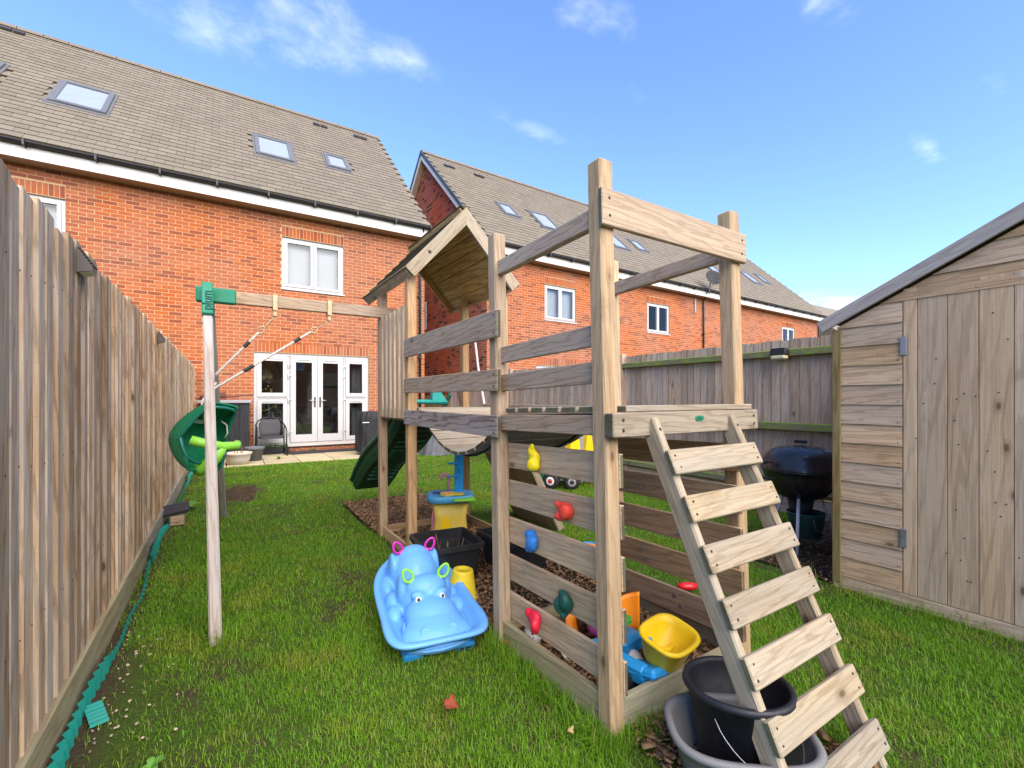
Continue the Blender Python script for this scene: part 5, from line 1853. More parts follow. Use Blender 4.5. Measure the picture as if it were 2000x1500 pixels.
# ------------------------------------------------------------------ bucket in tub under the ladder
tub = thing('grey_tub', 'oval dark grey plastic tub lying under the ladder', 'tub', (1.47, .86, 0))
def tubshape(a, b, h, p, lip, taper=.82, th=.010, n=56):
    rings = [superell(a * taper * .2, b * taper * .2, n, 2, .0), superell(a * taper, b * taper, n, p, 0), superell(a * (taper + (1 - taper) * .5), b * (taper + (1 - taper) * .5), n, p, h * .55), superell(a, b, n, p, h - .02),
             superell(a + lip, b + lip, n, p, h - .018), superell(a + lip + .006, b + lip + .006, n, p, h - .004), superell(a + lip, b + lip, n, p, h + .006), superell(a - .004, b - .004, n, p, h + .004),
             superell(a - th, b - th, n, p, h - .01), superell(a * taper - th, b * taper - th, n, p, .014), superell(.01, .01, n, 2, .014)]
    return loft(rings, True, True, True)
V, F = tubshape(.215, .150, .165, 3.0, .012)
mk('body', V, F, 'grey_plastic', tub, T3(1.43, .865, .004) @ RZ(-38) @ RX(2), True)
bk = thing('black_bucket', 'round black plastic bucket standing inside the grey tub', 'bucket', (1.46, .87, .02))
V, F = lathe([(0, .0), (.118, .0), (.125, .01), (.166, .262), (.178, .262), (.184, .272), (.180, .286), (.165, .286), (.162, .272), (.118, .014), (0, .014)], 52)
mk('body', V, F, 'bucket_black', bk, T3(1.455, .88, .022) @ RX(-3) @ RY(2) @ Matrix.Scale(.95, 4), True)
pts = [(.185 * math.cos(a), -.02 - .16 * math.sin(a) * .55, .24 - .15 * math.sin(a)) for a in np.linspace(0, math.pi, 20)]
V, F = tube([(-.187 * math.cos(a), -.03 - .16 * math.sin(a), .252 - .165 * math.sin(a) ** .8) for a in np.linspace(0, math.pi, 28)], .0017, 5)
mk('bail', V, F, 'zinc', bk, T3(1.455, .88, .022) @ Matrix.Scale(.95, 4), True)

# ------------------------------------------------------------------ planters, yellow bucket
def planter(label, c, rz, wx=.40, wy=.40, h=.30):
    t = thing('square_planter', label, 'planter', c, 'black square planters', R(rz))
    M = T3(*c) @ RZ(rz)
    P = 14
    rings = [superell(.01, .01, 40, P, 0), superell(wx * .38, wy * .38, 40, P, 0), superell(wx * .48, wy * .48, 40, P, h - .035), superell(wx * .5 + .012, wy * .5 + .012, 40, P, h - .034), superell(wx * .5 + .012, wy * .5 + .012, 40, P, h - .003),
             superell(wx * .5 + .008, wy * .5 + .008, 40, P, h), superell(wx * .5 - .012, wy * .5 - .012, 40, P, h), superell(wx * .5 - .014, wy * .5 - .014, 40, P, h - .06), superell(wx * .5 - .03, wy * .5 - .03, 40, P, h - .07), superell(wx * .37, wy * .37, 40, P, .05), superell(.01, .01, 40, P, .05)]
    V, F = loft(rings, True, True, True)
    mk('tub', V, F, 'black_plastic', t, M)
    for s in (-1, 1):
        for z in (.10, .19):
            abox('groove_band', (-wx * .36, s * (wy * (.38 + .10 * z / h)) - .004, z), (wx * .36, s * (wy * (.38 + .10 * z / h)) + .004, z + .008), 'black_plastic', t, .001, M)
    for k in range(8):
        p = Vector((random.uniform(-.1, .1), random.uniform(-.1, .1), .05)); e = p + Vector((random.uniform(-.06, .06), random.uniform(-.06, .06), random.uniform(.1, .27)))
        V, F = tube([p, p.lerp(e, .5) + Vector((.01, .01, 0)), e], [.003, .0025, .0015], 4)
        mk('dry_stalk', V, F, 'leaf_tan' if k % 2 else 'twig', t, M)
planter('empty black square planter standing left of the yellow upturned bucket', (1.295, 2.90, .012), -6, .40, .41, .27)
planter('black square planter half hidden behind the climbing wall post', (1.80, 2.80, .012), 4, .42, .40, .26)
yb_ = thing('toy_bucket', 'yellow bucket standing upside down in front of the planters', 'bucket', (1.30, 2.60, 0))
V, F = lathe([(.098, .0), (.105, .004), (.105, .016), (.092, .018), (.066, .150), (.062, .162), (.055, .166), (.040, .166), (.038, .160), (0, .160)], 40)
V = [(x * (1 + .025 * math.cos(8 * math.atan2(y, x))) if .03 < z < .14 else x, y * (1 + .025 * math.cos(8 * math.atan2(y, x))) if .03 < z < .14 else y, z) for x, y, z in V]
mk('body', V, F, 'yellow_bucket_plastic', yb_, T3(1.235, 2.545, .028) @ RX(3) @ RY(4), True)
V, F = lathe([(.100, 0), (.112, 0), (.112, .010), (.100, .010)], 40)
mk('rim', V, F, 'toy_white', yb_, T3(1.235, 2.545, .017) @ RX(3) @ RY(4), True)

# ------------------------------------------------------------------ hippo rocker
hp = thing('hippo_rocker', 'blue plastic hippo shaped rocker with magenta and lime handles', 'rocker', (.93, 2.48, 0), None)
HM = T3(.955, 2.465, .088) @ RZ(-9) @ RX(4.5) @ Matrix.Diagonal((1.0, 1.0, .86, 1))
def hippo():
    n = 72
    A, B = .235, .47
    def out(a, b, dz, z0, p0=2.9):
        r = []
        for i in range(n):
            t = 2 * math.pi * i / n
            c, s = math.cos(t), math.sin(t)
            p = p0 if s > 0 else 5.2
            x = a * math.copysign(abs(c) ** (2 / p), c); y = b * math.copysign(abs(s) ** (2 / p), s)
            k = y / B
            if y > 0: x *= 1 - .22 * k ** 3
            zz_ = z0 + (.045 * k * k if dz else .03 * k * k)
            if y < -.3: zz_ -= .03 * min(1, (-.3 - y) / .17)
            if y < -.2: x *= 1 + .05 * min(1, (-.2 - y) / .2)
            r.append((x, y, zz_))
        return r
    rings = [out(.02, .04, 0, -.052), out(A * .66, B * .70, 0, -.05), out(A * .90, B * .91, 0, -.018), out(A * .985, B * .985, 1, .030), out(A + .010, B + .012, 1, .031), out(A + .022, B + .024, 1, .038), out(A + .022, B + .024, 1, .052),
             out(A + .012, B + .013, 1, .060), out(A - .006, B - .007, 1, .058), out(A - .018, B - .020, 1, .044), out(A * .86, B * .90, 1, .018), out(A * .76, B * .84, 0, .004), out(.03, .05, 0, .0)]
    V, F = loft(rings, True, True, True)
    tray = mk('tray', V, F, 'hippo_blue', hp, HM, True)
    def E3(c, r, rot=None): return ell((c[0] * 1.14, c[1], c[2]), (r[0] * 1.14, r[1], r[2]), rot)
    r20 = Matrix.Rotation(R(20), 3, 'X'); r14 = Matrix.Rotation(R(-14), 3, 'X')
    parts = [E3((0, .24, .05), (.130, .17, .20)), E3((0, .265, .15), (.100, .10, .115)), E3((0, .08, .02), (.118, .15, .115)),
             E3((0, -.06, .05), (.125, .125, .160)), E3((0, -.075, .14), (.100, .080, .085)),
             E3((0, -.20, .045), (.122, .13, .098)), E3((0, -.325, .012), (.155, .115, .078)), E3((0, -.28, .040), (.128, .11, .062)),
             E3((0, -.365, -.005), (.172, .088, .062)),
             E3((-.142, .02, .0), (.042, .085, .080), r20), E3((.142, .02, .0), (.042, .085, .080), r20),
             E3((-.152, -.10, .0), (.040, .070, .058)), E3((.152, -.10, .0), (.040, .070, .058)), E3((-.15, .22, .01), (.036, .10, .06)), E3((.15, .22, .01), (.036, .10, .06)),
             E3((-.054, -.158, .148), (.034, .026, .026)), E3((.054, -.158, .148), (.034, .026, .026)),
             E3((-.108, -.02, .10), (.026, .065, .115), r14), E3((.108, -.02, .10), (.026, .065, .115), r14),
             E3((-.112, .27, .09), (.026, .085, .135)), E3((.112, .27, .09), (.026, .085, .135))]
    me = remesh(join(*parts), 'hippo_blue', .0085, 7, .5)
    body = put('body', me, HM, hp)
    # seams of mouth, ears, arms
    def seam(pts, r=.0055):
        V, F = tube(pts, r, 6)
        mk('seam', V, F, 'hippo_blue', body, HM, True)
    seam([(-.150, -.26, .055), (-.160, -.31, .022), (-.163, -.36, .004), (-.142, -.412, -.006), (-.08, -.443, -.008), (0, -.452, -.008), (.08, -.440, -.008), (.142, -.412, -.006), (.163, -.36, .004), (.160, -.31, .022), (.150, -.26, .055)], .009)
    for s in (-1, 1):
        seam([(s * .128, .18, .16), (s * .140, .21, .08), (s * .146, .26, .06), (s * .140, .32, .10)])
        seam([(s * .176, -.06, .01), (s * .192, -.11, .02), (s * .180, -.17, -.01)])
        # eyes
        e = Vector((s * .062, -.200, .140))
        V, F = lathe([(0, .004), (.014, .003), (.0185, 0)], 20)
        Me = HM @ T3(s * .064, -.190, .136) @ RZ(s * 10) @ RX(58) @ Matrix.Diagonal((.82, 1.0, 1, 1))
        w = mk('eye', V, F, 'white_print', body, Me, True)
        V, F = lathe([(0, .0055), (.009, .005), (.0105, .003)], 14)
        mk('pupil', V, F, 'eye_black', w, Me @ T3(.001, .001, 0), True)
        V, F = lathe([(0, .006), (.010, .006), (.013, .012), (.022, .012), (.028, .0), (.030, -.012)], 20)
        mk('nostril', V, F, 'hippo_blue', body, HM @ T3(s * .068, -.385, .060) @ RX(40), True)
        for (yy_, zz_, mt) in ((-.075, .205, 'lime_plastic'), (.26, .235, 'magenta_plastic')):
            c = Vector((s * .088, yy_, zz_))
            ax = Vector((s * .42, .1, 1)).normalized()
            sd = Vector((1, -.15 * s, 0)); sd = (sd - ax * sd.dot(ax)).normalized()
            pts = [c + ax * (.032 - .042 * math.cos(a)) + sd * (.026 * math.sin(a) * (1 - .25 * math.cos(a) * -1)) for a in np.linspace(0, 2 * math.pi, 24, False)]
            V, F = tube(pts, .0078, 10, True)
            mk('handle', V, F, mt, hp, HM, True)
            V, F = tube([c - ax * .03, c + ax * .0], .013, 10)
            mk('handle_base', V, F, mt, hp, HM, True)
    for s in (-1, 1):
        for y in (-.40, .34):
            abox('foot', (s * .13 - .05, y - .02, -.078 + (.02 if y > 0 else .0)), (s * .13 + .05, y + .09, -.03), 'toy_blue_dark', hp, .01, HM)
hippo()

# ------------------------------------------------------------------ toy kitchen
kt = thing('toy_kitchen', 'yellow and blue toy kitchen with tall shelf post under the bridge', 'toy kitchen', (1.75, 3.8, 0))
KM = T3(1.70, 3.72, 0) @ RZ(-22)
def kitchen():
    w, d, h = .155, .115, .36
    rings = [superell(w * .92, d * .92, 40, 6, .01), superell(w * .98, d * .98, 40, 6, .06), superell(w * .9, d * .9, 40, 6, .2), superell(w, d, 40, 6, h - .02)]
    V, F = loft(rings, True, True, True)
    mk('cabinet', V, F, 'yellow_cream', kt, KM, True)
    rings = [superell(.19, .15, 48, 3.4, h - .02), superell(.205, .165, 48, 3.4, h - .012), superell(.208, .168, 48, 3.4, h + .03), superell(.198, .158, 48, 3.4, h + .042), superell(.17, .13, 48, 3.4, h + .040), superell(.15, .11, 48, 3, h + .030), superell(.01, .01, 48, 2, h + .030)]
    V, F = loft(rings, True, True, True)
    tp = mk('worktop', V, F, 'toy_sky', kt, KM, True)
    V, F = loft([superell(.07, .075, 32, 2, h + .035, -.02, -.03), superell(.07, .075, 32, 2, h + .050, -.02, -.03)], True, True, True)
    mk('hob', V, F, 'yellow_cream', tp, KM)
    V, F = loft([superell(.05, .04, 32, 2.5, h + .035, .07, -.04), superell(.05, .04, 32, 2.5, h + .048, .07, -.04)], True, True, True)
    mk('hob', V, F, 'yellow_plastic', tp, KM)
    for q in range(5):
        a = q * 1.2
        mk('hob_ring', *xf(tube([(.016 * math.cos(t), .016 * math.sin(t), 0) for t in np.linspace(0, 6.28, 14, False)], .004, 5, True), T3(-.02 + .035 * math.cos(a), -.03 + .035 * math.sin(a), h + .051)), 'toy_pink' if q % 2 else 'yellow_plastic', tp, KM)
    abox('sink', (-.15, .03, h + .0425), (-.03, .10, h + .046), 'toy_blue_dark', tp, .002, KM)
    abox('chopping_board', (.02, -.235, h + .012), (.20, -.11, h + .030), 'lime_plastic', kt, .005, KM @ RX(0))
    V, F = tube([(-.01, .10, h + .03), (-.01, .10, h + .15), (-.02, .095, h + .185), (-.05, .085, h + .20), (-.078, .075, h + .185), (-.082, .073, h + .155)], .013, 10)
    mk('tap', V, F, 'toy_pink', kt, KM, True)
    c = abox('shelf_post', (.045, .10, h + .02), (.125, .135, h + .50), 'toy_blue', kt, .006, KM)
    for z in (.17, .29):
        abox('shelf', (-.02, .055, h + z), (.09, .10, h + z + .012), 'toy_blue', c, .003, KM)
        abox('shelf_slot', (.07, .0975, h + z + .03), (.10, .0995, h + z + .075), 'toy_blue_dark', c, .001, KM)
    V, F = [(-.06, .03, h + .50), (.14, .03, h + .50), (.14, .14, h + .44), (-.06, .14, h + .44), (-.06, .05, h + .60), (.14, .05, h + .60), (.14, .14, h + .60), (-.06, .14, h + .60)], [(0, 3, 2, 1), (4, 5, 6, 7), (0, 1, 5, 4), (1, 2, 6, 5), (2, 3, 7, 6), (3, 0, 4, 7)]
    mk('canopy', V, F, 'toy_white', kt, KM)
    # oven door and stickers on the left face
    abox('oven_door', (-.158, -.07, .06), (-.146, .07, .26), 'toy_pink', kt, .006, KM)
    abox('sticker', (-.1625, -.05, .28), (-.157, .05, .34), 'toy_white', kt, .001, KM)
    abox('sticker', (-.1625, .0, .03), (-.159, .09, .19), 'toy_white', kt, .001, KM)
    pts = [(-.045 + .04 * math.cos(a), 0, .17 + .05 * math.sin(a)) for a in np.linspace(0, math.pi, 12)]
    pts = [(-.005, 0, .05)] + pts + [(-.085, 0, .05)]
    V = [(x, -.112, z) for x, _, z in pts] + [(x, -.118, z) for x, _, z in pts]
    n_ = len(pts)
    mk('cupboard_door', V, [tuple(range(n_)), tuple(reversed(range(n_, 2 * n_)))] + [(k_, (k_ + 1) % n_, n_ + (k_ + 1) % n_, n_ + k_) for k_ in range(n_)], 'yellow_plastic', kt, KM)
kitchen()

# ------------------------------------------------------------------ toys in the sand box
fbm = thing('football', 'small black and white football inside the climbing frame box', 'ball', (1.31, 1.87, .03))
V, F = ell((0, 0, 0), (.052, .052, .052), None, 32, 20)
bo = mk('ball', V, F, 'white_print', fbm, T3(1.312, 1.865, .075), True)
ico = []
ph = (1 + 5 ** .5) / 2
for a in (-1, 1):
    for b in (-ph, ph):
        ico += [(0, a, b), (a, b, 0), (b, 0, a)]
for q in ico:
    q = Vector(q).normalized()
    V, F = [], []
    a = q.orthogonal().normalized(); b = q.cross(a)
    ctr = [q * .0527] + [(q * .0475 + (a * math.cos(t) + b * math.sin(t)) * .020).normalized() * .0526 for t in np.linspace(0, 2 * math.pi, 5, False)]
    mk('patch', ctr, [(0, 1 + k, 1 + (k + 1) % 5) for k in range(5)], 'eye_black', bo, T3(1.312, 1.865, .075) @ RX(20) @ RZ(35))
gl = thing('sand_mould', 'ridged yellow sand mould beside the football', 'toy', (1.36, 1.78, .03))
for k in range(5):
    mk('ridge', *ell((1.345 + .006 * k, 1.80 - .016 * k, .075 - .003 * k), (.030 - .002 * k, .012, .030), None, 14, 8), 'yellow_plastic', gl, None, True)
tag(mk('toy_dish', *lathe([(0, 0), (.05, 0), (.072, .022), (.076, .026), (.07, .026), (.05, .008), (0, .008)], 32), 'toy_white', None, T3(1.40, 1.66, .055) @ RX(28) @ RY(-14), True), 'pale grey white toy dish behind lowest climbing board', 'toy')
tag(mk('toy_cup', *lathe([(0, 0), (.045, 0), (.06, .10), (.063, .10), (.055, .098), (.042, .01), (0, .01)], 28), 'yellow_cream', None, T3(1.40, 1.50, .05) @ RX(8), True), 'pale yellow cup half buried behind the lowest board', 'toy')
tag(put('plush_toy', remesh(join(ell((0, 0, 0), (.055, .055, .055)), ell((.05, -.06, .01), (.05, .055, .045)), ell((-.02, .05, .02), (.02, .02, .03))), 'toy_purple', .007, 5), T3(1.55, 1.66, .13)), 'purple rounded toy seen between two climbing boards', 'toy')
tag(put('white_toy_body', remesh(join(ell((0, 0, 0), (.05, .09, .05)), ell((.0, -.1, -.01), (.04, .06, .045))), 'toy_white', .008, 5), T3(1.53, 1.52, .10)), 'white rounded toy beside the purple one', 'toy')
tag(put('toy_spade', mesh('toy_spade', *join(boxvf((-.035, -.004, 0), (.035, .004, .09)), boxvf((-.010, -.006, .09), (.010, .006, .19))), 'toy_orange'), T3(1.50, 1.80, .055) @ RX(-30) @ RY(18)), 'orange spade behind the dark green hold', 'spade')
tag(mk('brown_toy_ball', *ell((1.58, 1.78, .10), (.05, .05, .05)), 'far_fence_brown', None, None, True), 'dark brown ball in the shade of the box', 'ball')

# ride-on with yellow barrow
ro = thing('ride_on_toy', 'blue ride on toy with orange seat and yellow barrow scoop', 'ride-on toy', (1.60, 1.45, .04))
RM = T3(1.525, 1.40, .035) @ RZ(8)
def rideon():
    def sc(a, b, z, dx=0, dy=0, p=3.2): return superell(a, b, 48, p, z, dx, dy)
    rings = [sc(.02, .02, .045, .0, 0), sc(.075, .06, .045), sc(.092, .075, .075), sc(.118, .098, .17), sc(.126, .106, .175), sc(.132, .112, .185), sc(.126, .106, .196), sc(.110, .090, .190), sc(.100, .080, .165), sc(.078, .060, .085), sc(.02, .02, .08)]
    V, F = loft(rings, True, True, True)
    M = RM @ T3(.03, -.11, .06) @ RX(14) @ RY(-3) @ Matrix.Scale(.94, 4)
    s = mk('barrow', V, F, 'yellow_plastic', ro, M, True)
    V, F = lathe([(0, .006), (.012, .005), (.014, 0)], 16)
    mk('button', V, F, 'toy_blue', s, M @ T3(-.035, .064, .125) @ RX(64), True)
    for q in range(7):
        mk('wet_leaf', *xf(boxvf((-.006, -.003, 0), (.006, .003, .001)), T3(random.uniform(-.05, .05), random.uniform(-.04, .03), .0855) @ RZ(random.uniform(0, 180))), 'twig', s, M)
    V, F = tube([(-.05, .055, .10), (-.02, .02, .094), (.02, .0, .092), (.06, .0, .10)], [.012, .016, .016, .010], 8)
    mk('moulded_ridge', V, F, 'yellow_plastic', s, M, True)
    abox('body', (-.11, -.13, .06), (-.055, .16, .15), 'toy_blue', ro, .015, RM @ RY(-10))
    abox('fender', (-.14, -.20, .035), (-.02, -.04, .075), 'toy_blue', ro, .012, RM @ RX(-14) @ RY(10))
    abox('body', (-.055, .02, .06), (.10, .17, .15), 'toy_blue_dark', ro, .02, RM)
    # orange seat back, curved
    rings = [[(-.055 + .11 * i / 12, .16 + .022 * math.cos((i / 12 - .5) * 3.1) + .02 * (z - .15), z - .035 * (1 if z > .3 else 0) * (1 - i / 12)) for i in range(13)] for z in (.15, .22, .30, .355, .375)]
    V, F = loft(rings, False)
    me = modmesh(mesh('b', V, F, 'toy_orange', True), [('SOLIDIFY', dict(thickness=.016))])
    put('seat_back', me, RM @ T3(.0, -.04, -.075) @ RZ(-32), ro)
    for (x, y, rr) in ((.175, -.05, .095), (-.13, -.02, .05)):
        V, F = lathe([(.03, -.028), (rr * .85, -.032), (rr, -.022), (rr, .022), (rr * .85, .032), (.03, .028)], 32, True, True)
        Mw = RM @ T3(x, y, rr - .0) @ RZ(6) @ RY(90)
        w = mk('wheel', V, F, 'tyre', ro, Mw, True)
        for k in range(20):
            a = 2 * math.pi * k / 20
            mk('tread', *boxvf((rr - .003, -.006, -.026), (rr + .004, .006, .026)), 'tyre', w, Mw @ Matrix.Rotation(a, 4, 'Z'))
    abox('grey_base', (.04, -.13, .02), (.12, -.02, .07), 'toy_grey', ro, .012, RM)
    V, F = loft([superell(.05, .05, 28, 2, .19, .03, .10), superell(.05, .05, 28, 2, .205, .03, .10)], True, True, True)
    mk('green_dial', V, F, 'toy_green', ro, RM)
rideon()
V, F = tube([(.045 * math.copysign(abs(math.cos(a)) ** .6, math.cos(a)), .035 * math.copysign(abs(math.sin(a)) ** .6, math.sin(a)), 0) for a in np.linspace(0, 2 * math.pi, 28, False)], .012, 8, True)
tag(mk('red_frame_toy', V, F, 'toy_red', None, T3(1.60, 1.29, .055) @ RZ(20), True), 'red square ring toy on the bark chips by front board', 'toy')

# water play toy behind
wp = thing('water_play_toy', 'blue toy towers with orange and yellow parts on lawn behind', 'toy', (2.2, 2.33, 0))
for (x, y, r, h, m) in ((2.185, 2.42, .075, .20, 'toy_blue'), (2.21, 2.26, .05, .15, 'toy_blue_dark'), (2.23, 2.12, .085, .045, 'toy_blue'), (2.19, 2.33, .045, .12, 'toy_sky')):
    V, F = lathe([(r * .8, 0), (r * .9, h * .7), (r * 1.08, h * .72), (r * 1.08, h), (r * .95, h), (r * .9, h * .8), (0, h * .8)], 24, True)
    mk('tower', V, F, m, wp, T3(x, y, .01), True)
mk('orange_insert', *ell((2.185, 2.42, .19), (.05, .05, .03)), 'toy_orange', wp, None, True)
mk('yellow_tube', *tube([(2.17, 2.18, .03), (2.17, 2.18, .16)], .020, 12), 'yellow_plastic', wp, None, True)
for k in range(4):
    mk('ring', *xf(tube([(.03 * math.cos(t), .03 * math.sin(t), 0) for t in np.linspace(0, 6.28, 16, False)], .008, 6, True), T3(2.20 + .02 * k, 2.10 - .05 * k, .06)), 'toy_sky', wp, None, True)
V, F = loft([superell(.06, .03, 24, 2, .02), superell(.065, .035, 24, 2, .05), superell(.02, .01, 24, 2, .06)], True, True, True)
tag(mk('red_toy', V, F, 'toy_red', None, T3(2.50, 1.86, .01) @ RZ(-30), True), 'flat red toy lying on the grass behind the right boards', 'toy')

# wheeled cart, yellow toy and turquoise seesaw near the right fence
kc = thing('toy_cart', 'dark toy cart with black wheels near the right fence', 'cart', (3.95, 4.95, 0))
for (x, y, rr, rz) in ((3.78, 4.98, .115, 35), (3.99, 4.80, .105, 60)):
    V, F = lathe([(.02, -.04), (rr * .8, -.045), (rr, -.03), (rr, .03), (rr * .8, .045), (.02, .04)], 30, True, True)
    Mw = T3(x, y, rr) @ RZ(rz - 90) @ RX(90)
    w = mk('wheel', V, F, 'tyre', kc, Mw, True)
    V, F = lathe([(.03, .046), (.055, .048), (.058, .044)], 24)
    mk('rim', V, F, 'toy_white' if x < 3.9 else 'toy_grey', w, Mw, True)
    V, F = lathe([(0, .050), (.022, .050), (.024, .044)], 18)
    mk('hub', V, F, 'toy_red' if x < 3.9 else 'tyre', w, Mw, True)
V, F = tube([(3.84, 5.02, .12), (4.05, 4.86, .11)], .012, 8)
mk('axle', V, F, 'zinc', kc)
V, F = tube([(4.05, 4.74, .10), (4.10, 4.70, .11), (4.14, 4.72, .22), (4.08, 4.78, .23)], .009, 8)
mk('handle', V, F, 'zinc', kc, None, True)
abox('body', (3.82, 4.86, .16), (4.62, 5.30, .34), 'far_fence_brown', kc, .02)
abox('front_panel', (3.66, 5.05, .0), (3.80, 5.20, .30), 'hold_green', kc, .02)
ys_ = thing('yellow_toy', 'yellow plastic toy with grey strip standing on the toy cart', 'toy', (4.3, 5.0, .342))
for (a, b) in ((-.20, -.03), (.09, .22)):
    V = [(4.30 + a - .04, 4.94, .342), (4.30 + b + .03, 4.94, .342), (4.30 + b, 4.98, .73), (4.30 + a + .05, 4.98, .73), (4.30 + a - .04, 5.10, .342), (4.30 + b + .03, 5.10, .342), (4.30 + b, 5.06, .73), (4.30 + a + .05, 5.06, .73)]
    mk('side', V, [(0, 1, 2, 3), (7, 6, 5, 4), (0, 4, 5, 1), (1, 5, 6, 2), (2, 6, 7, 3), (3, 7, 4, 0)], 'yellow_plastic', ys_)
abox('grey_strip', (4.275, 4.985, .343), (4.385, 5.055, .71), 'toy_grey', ys_, .01)
lp = thing('leaning_post', 'brown timber post leaning against the far right fence', 'post', (5.0, 10.6, 0))
board('post', (5.0, 9.6, 0), (5.12, 10.9, 1.78), (1, 0, 0), .08, .06, 'far_fence_brown', lp)

# ------------------------------------------------------------------ bark chips, soil, leaves, weeds
bed = sheet('bark_bed', 1.17, 2.16, 1.22, 5.55, .012, 'bed_soil', 24, 90, .012)
soil2 = sheet('soil_patch', .98, 2.1, 2.02, 3.35, .010, 'bed_soil', 24, 30, .012)
soil3 = sheet('soil_strip', 3.45, 5.15, 1.42, 2.35, .010, 'bed_soil', 24, 12, .014)
V, F = [(.13, 7.0, .014)], []
for q in range(1, 5):
    for i in range(36):
        t = 2 * math.pi * i / 36
        k_ = q / 4 * (.80 + .45 * mnoise.noise((math.cos(t) * 1.6, math.sin(t) * 1.6, 3.3)))
        V.append((.13 + .36 * k_ * math.cos(t), 7.0 + .70 * k_ * math.sin(t), (.014 if q < 4 else -.012) + .006 * mnoise.noise((i * .7, q, 1))))
F = [(0, 1 + i, 1 + (i + 1) % 36) for i in range(36)] + [(1 + (q - 1) * 36 + i, 1 + q * 36 + i, 1 + q * 36 + (i + 1) % 36, 1 + (q - 1) * 36 + (i + 1) % 36) for q in range(1, 4) for i in range(36)]
mk('soil_patch', V, F, 'bed_soil', None, None, True)['kind'] = 'structure'
def chips(name, label, regions, seed):
    r = np.random.default_rng(seed)
    C, SZ, = [], []
    for (x0, x1, y0_, y1_, n, z, smin, smax) in regions:
        C.append(np.stack([r.uniform(x0, x1, n), r.uniform(y0_, y1_, n), np.full(n, z) + r.uniform(0, .022, n)], 1))
        SZ.append(np.stack([r.uniform(smin, smax, n), r.uniform(smin * .4, smax * .5, n), r.uniform(.003, .007, n)], 1))
    C = np.concatenate(C); SZ = np.concatenate(SZ)
    n = len(C)
    base = np.array([[-1, -1, -1], [1, -.8, -1], [.85, 1, -1], [-.9, .8, -1], [-1, -.9, 1], [.9, -1, 1], [1, .8, 1], [-.8, 1, 1]], float) * .5
    yaw = r.uniform(0, 2 * np.pi, n); tx = r.normal(0, .35, n); ty = r.normal(0, .35, n)
    P = base[None] * SZ[:, None, :]
    x, y, z = P[..., 0], P[..., 1], P[..., 2]
    y2 = y * np.cos(tx)[:, None] - z * np.sin(tx)[:, None]; z2 = y * np.sin(tx)[:, None] + z * np.cos(tx)[:, None]
    x3 = x * np.cos(ty)[:, None] + z2 * np.sin(ty)[:, None]; z3 = -x * np.sin(ty)[:, None] + z2 * np.cos(ty)[:, None]
    X = x3 * np.cos(yaw)[:, None] - y2 * np.sin(yaw)[:, None]; Y = x3 * np.sin(yaw)[:, None] + y2 * np.cos(yaw)[:, None]
    V = np.stack([X, Y, z3], -1) + C[:, None, :]
    tri = np.array([[4, 5, 6], [4, 6, 7], [0, 1, 5], [0, 5, 4], [1, 2, 6], [1, 6, 5], [2, 3, 7], [2, 7, 6], [3, 0, 4], [3, 4, 7]])
    Tt = (tri[None] + (np.arange(n) * 8)[:, None, None]).reshape(-1, 3)
    o = put(name, big_mesh(name, V.reshape(-1, 3), Tt, 'wood_chip'))
    tag(o, label, 'wood chips', None, 'stuff')
chips('bark_chips', 'brown bark chips filling the bed under the climbing frame',
      [(1.22, 2.02, 1.24, 2.0, 3200, .028, .018, .055), (1.18, 2.12, 2.05, 3.4, 2600, .016, .012, .045), (1.22, 2.1, 3.36, 4.08, 2200, .028, .014, .045), (1.17, 2.12, 4.1, 5.5, 5200, .026, .014, .05), (1.25, 1.75, .95, 1.2, 420, .008, .015, .05), (1.5, 1.85, .55, 1.0, 260, .008, .015, .05), (3.4, 4.6, 1.42, 2.0, 300, .012, .01, .03)], 3)
def stones():
    r = np.random.default_rng(21)
    parts = []
    for _ in range(110):
        y = r.uniform(1.9, 3.4) if r.random() < .8 else r.uniform(3.4, 5)
        x = -.44 + abs(r.normal(0, .13))
        s = r.uniform(.0025, .0075)
        parts.append(ell((x, y, s * .5 + .004), (s * 1.2, s * .9, s * .7), Matrix.Rotation(r.uniform(0, 3), 3, 'Z'), 7, 5))
    V, F = join(*parts)
    tag(mk('pebbles', V, F, 'stone', None, None, True), 'pale pebbles scattered on the bare soil by left fence', 'pebbles', None, 'stuff')
stones()

def leaf_thing(name, label, c, size, mat, rz, curl):
    n = 40
    V = [(0, 0, .004)]
    for k in range(2):
        for i in range(n):
            t = 2 * math.pi * i / n
            lobe = .62 + .38 * abs(math.cos(2.5 * t)) ** .7 * (1 - .35 * abs(math.sin(t / 2)))
            r_ = size * .5 * lobe * (.5 if k == 0 else 1)
            V.append((r_ * math.cos(t), r_ * .8 * math.sin(t), .004 + curl * (r_ / size) ** 2 * 4 * (.4 + .6 * math.sin(t * 2 + 1))))
    F = [(0, 1 + i, 1 + (i + 1) % n) for i in range(n)] + [(1 + i, 1 + n + i, 1 + n + (i + 1) % n, 1 + (i + 1) % n) for i in range(n)]
    me = modmesh(mesh('l', V, F, mat, True), [('SOLIDIFY', dict(thickness=.0012))])
    tag(put(name, me, T3(*c) @ RZ(rz) @ RX(14)), label, 'leaf', 'fallen leaves on the lawn')
leaf_thing('fallen_leaf', 'reddish brown curled leaf on the near lawn', (.755, 1.645, .035), .085, 'leaf_red', 62, .02)
leaf_thing('fallen_leaf', 'small pale tan leaf on lawn near front post', (1.075, 1.30, .022), .035, 'leaf_tan', 20, .012)
leaf_thing('fallen_leaf', 'tiny tan leaf nearest the foot of the front post', (1.145, 1.285, .022), .03, 'leaf_tan', 120, .012)
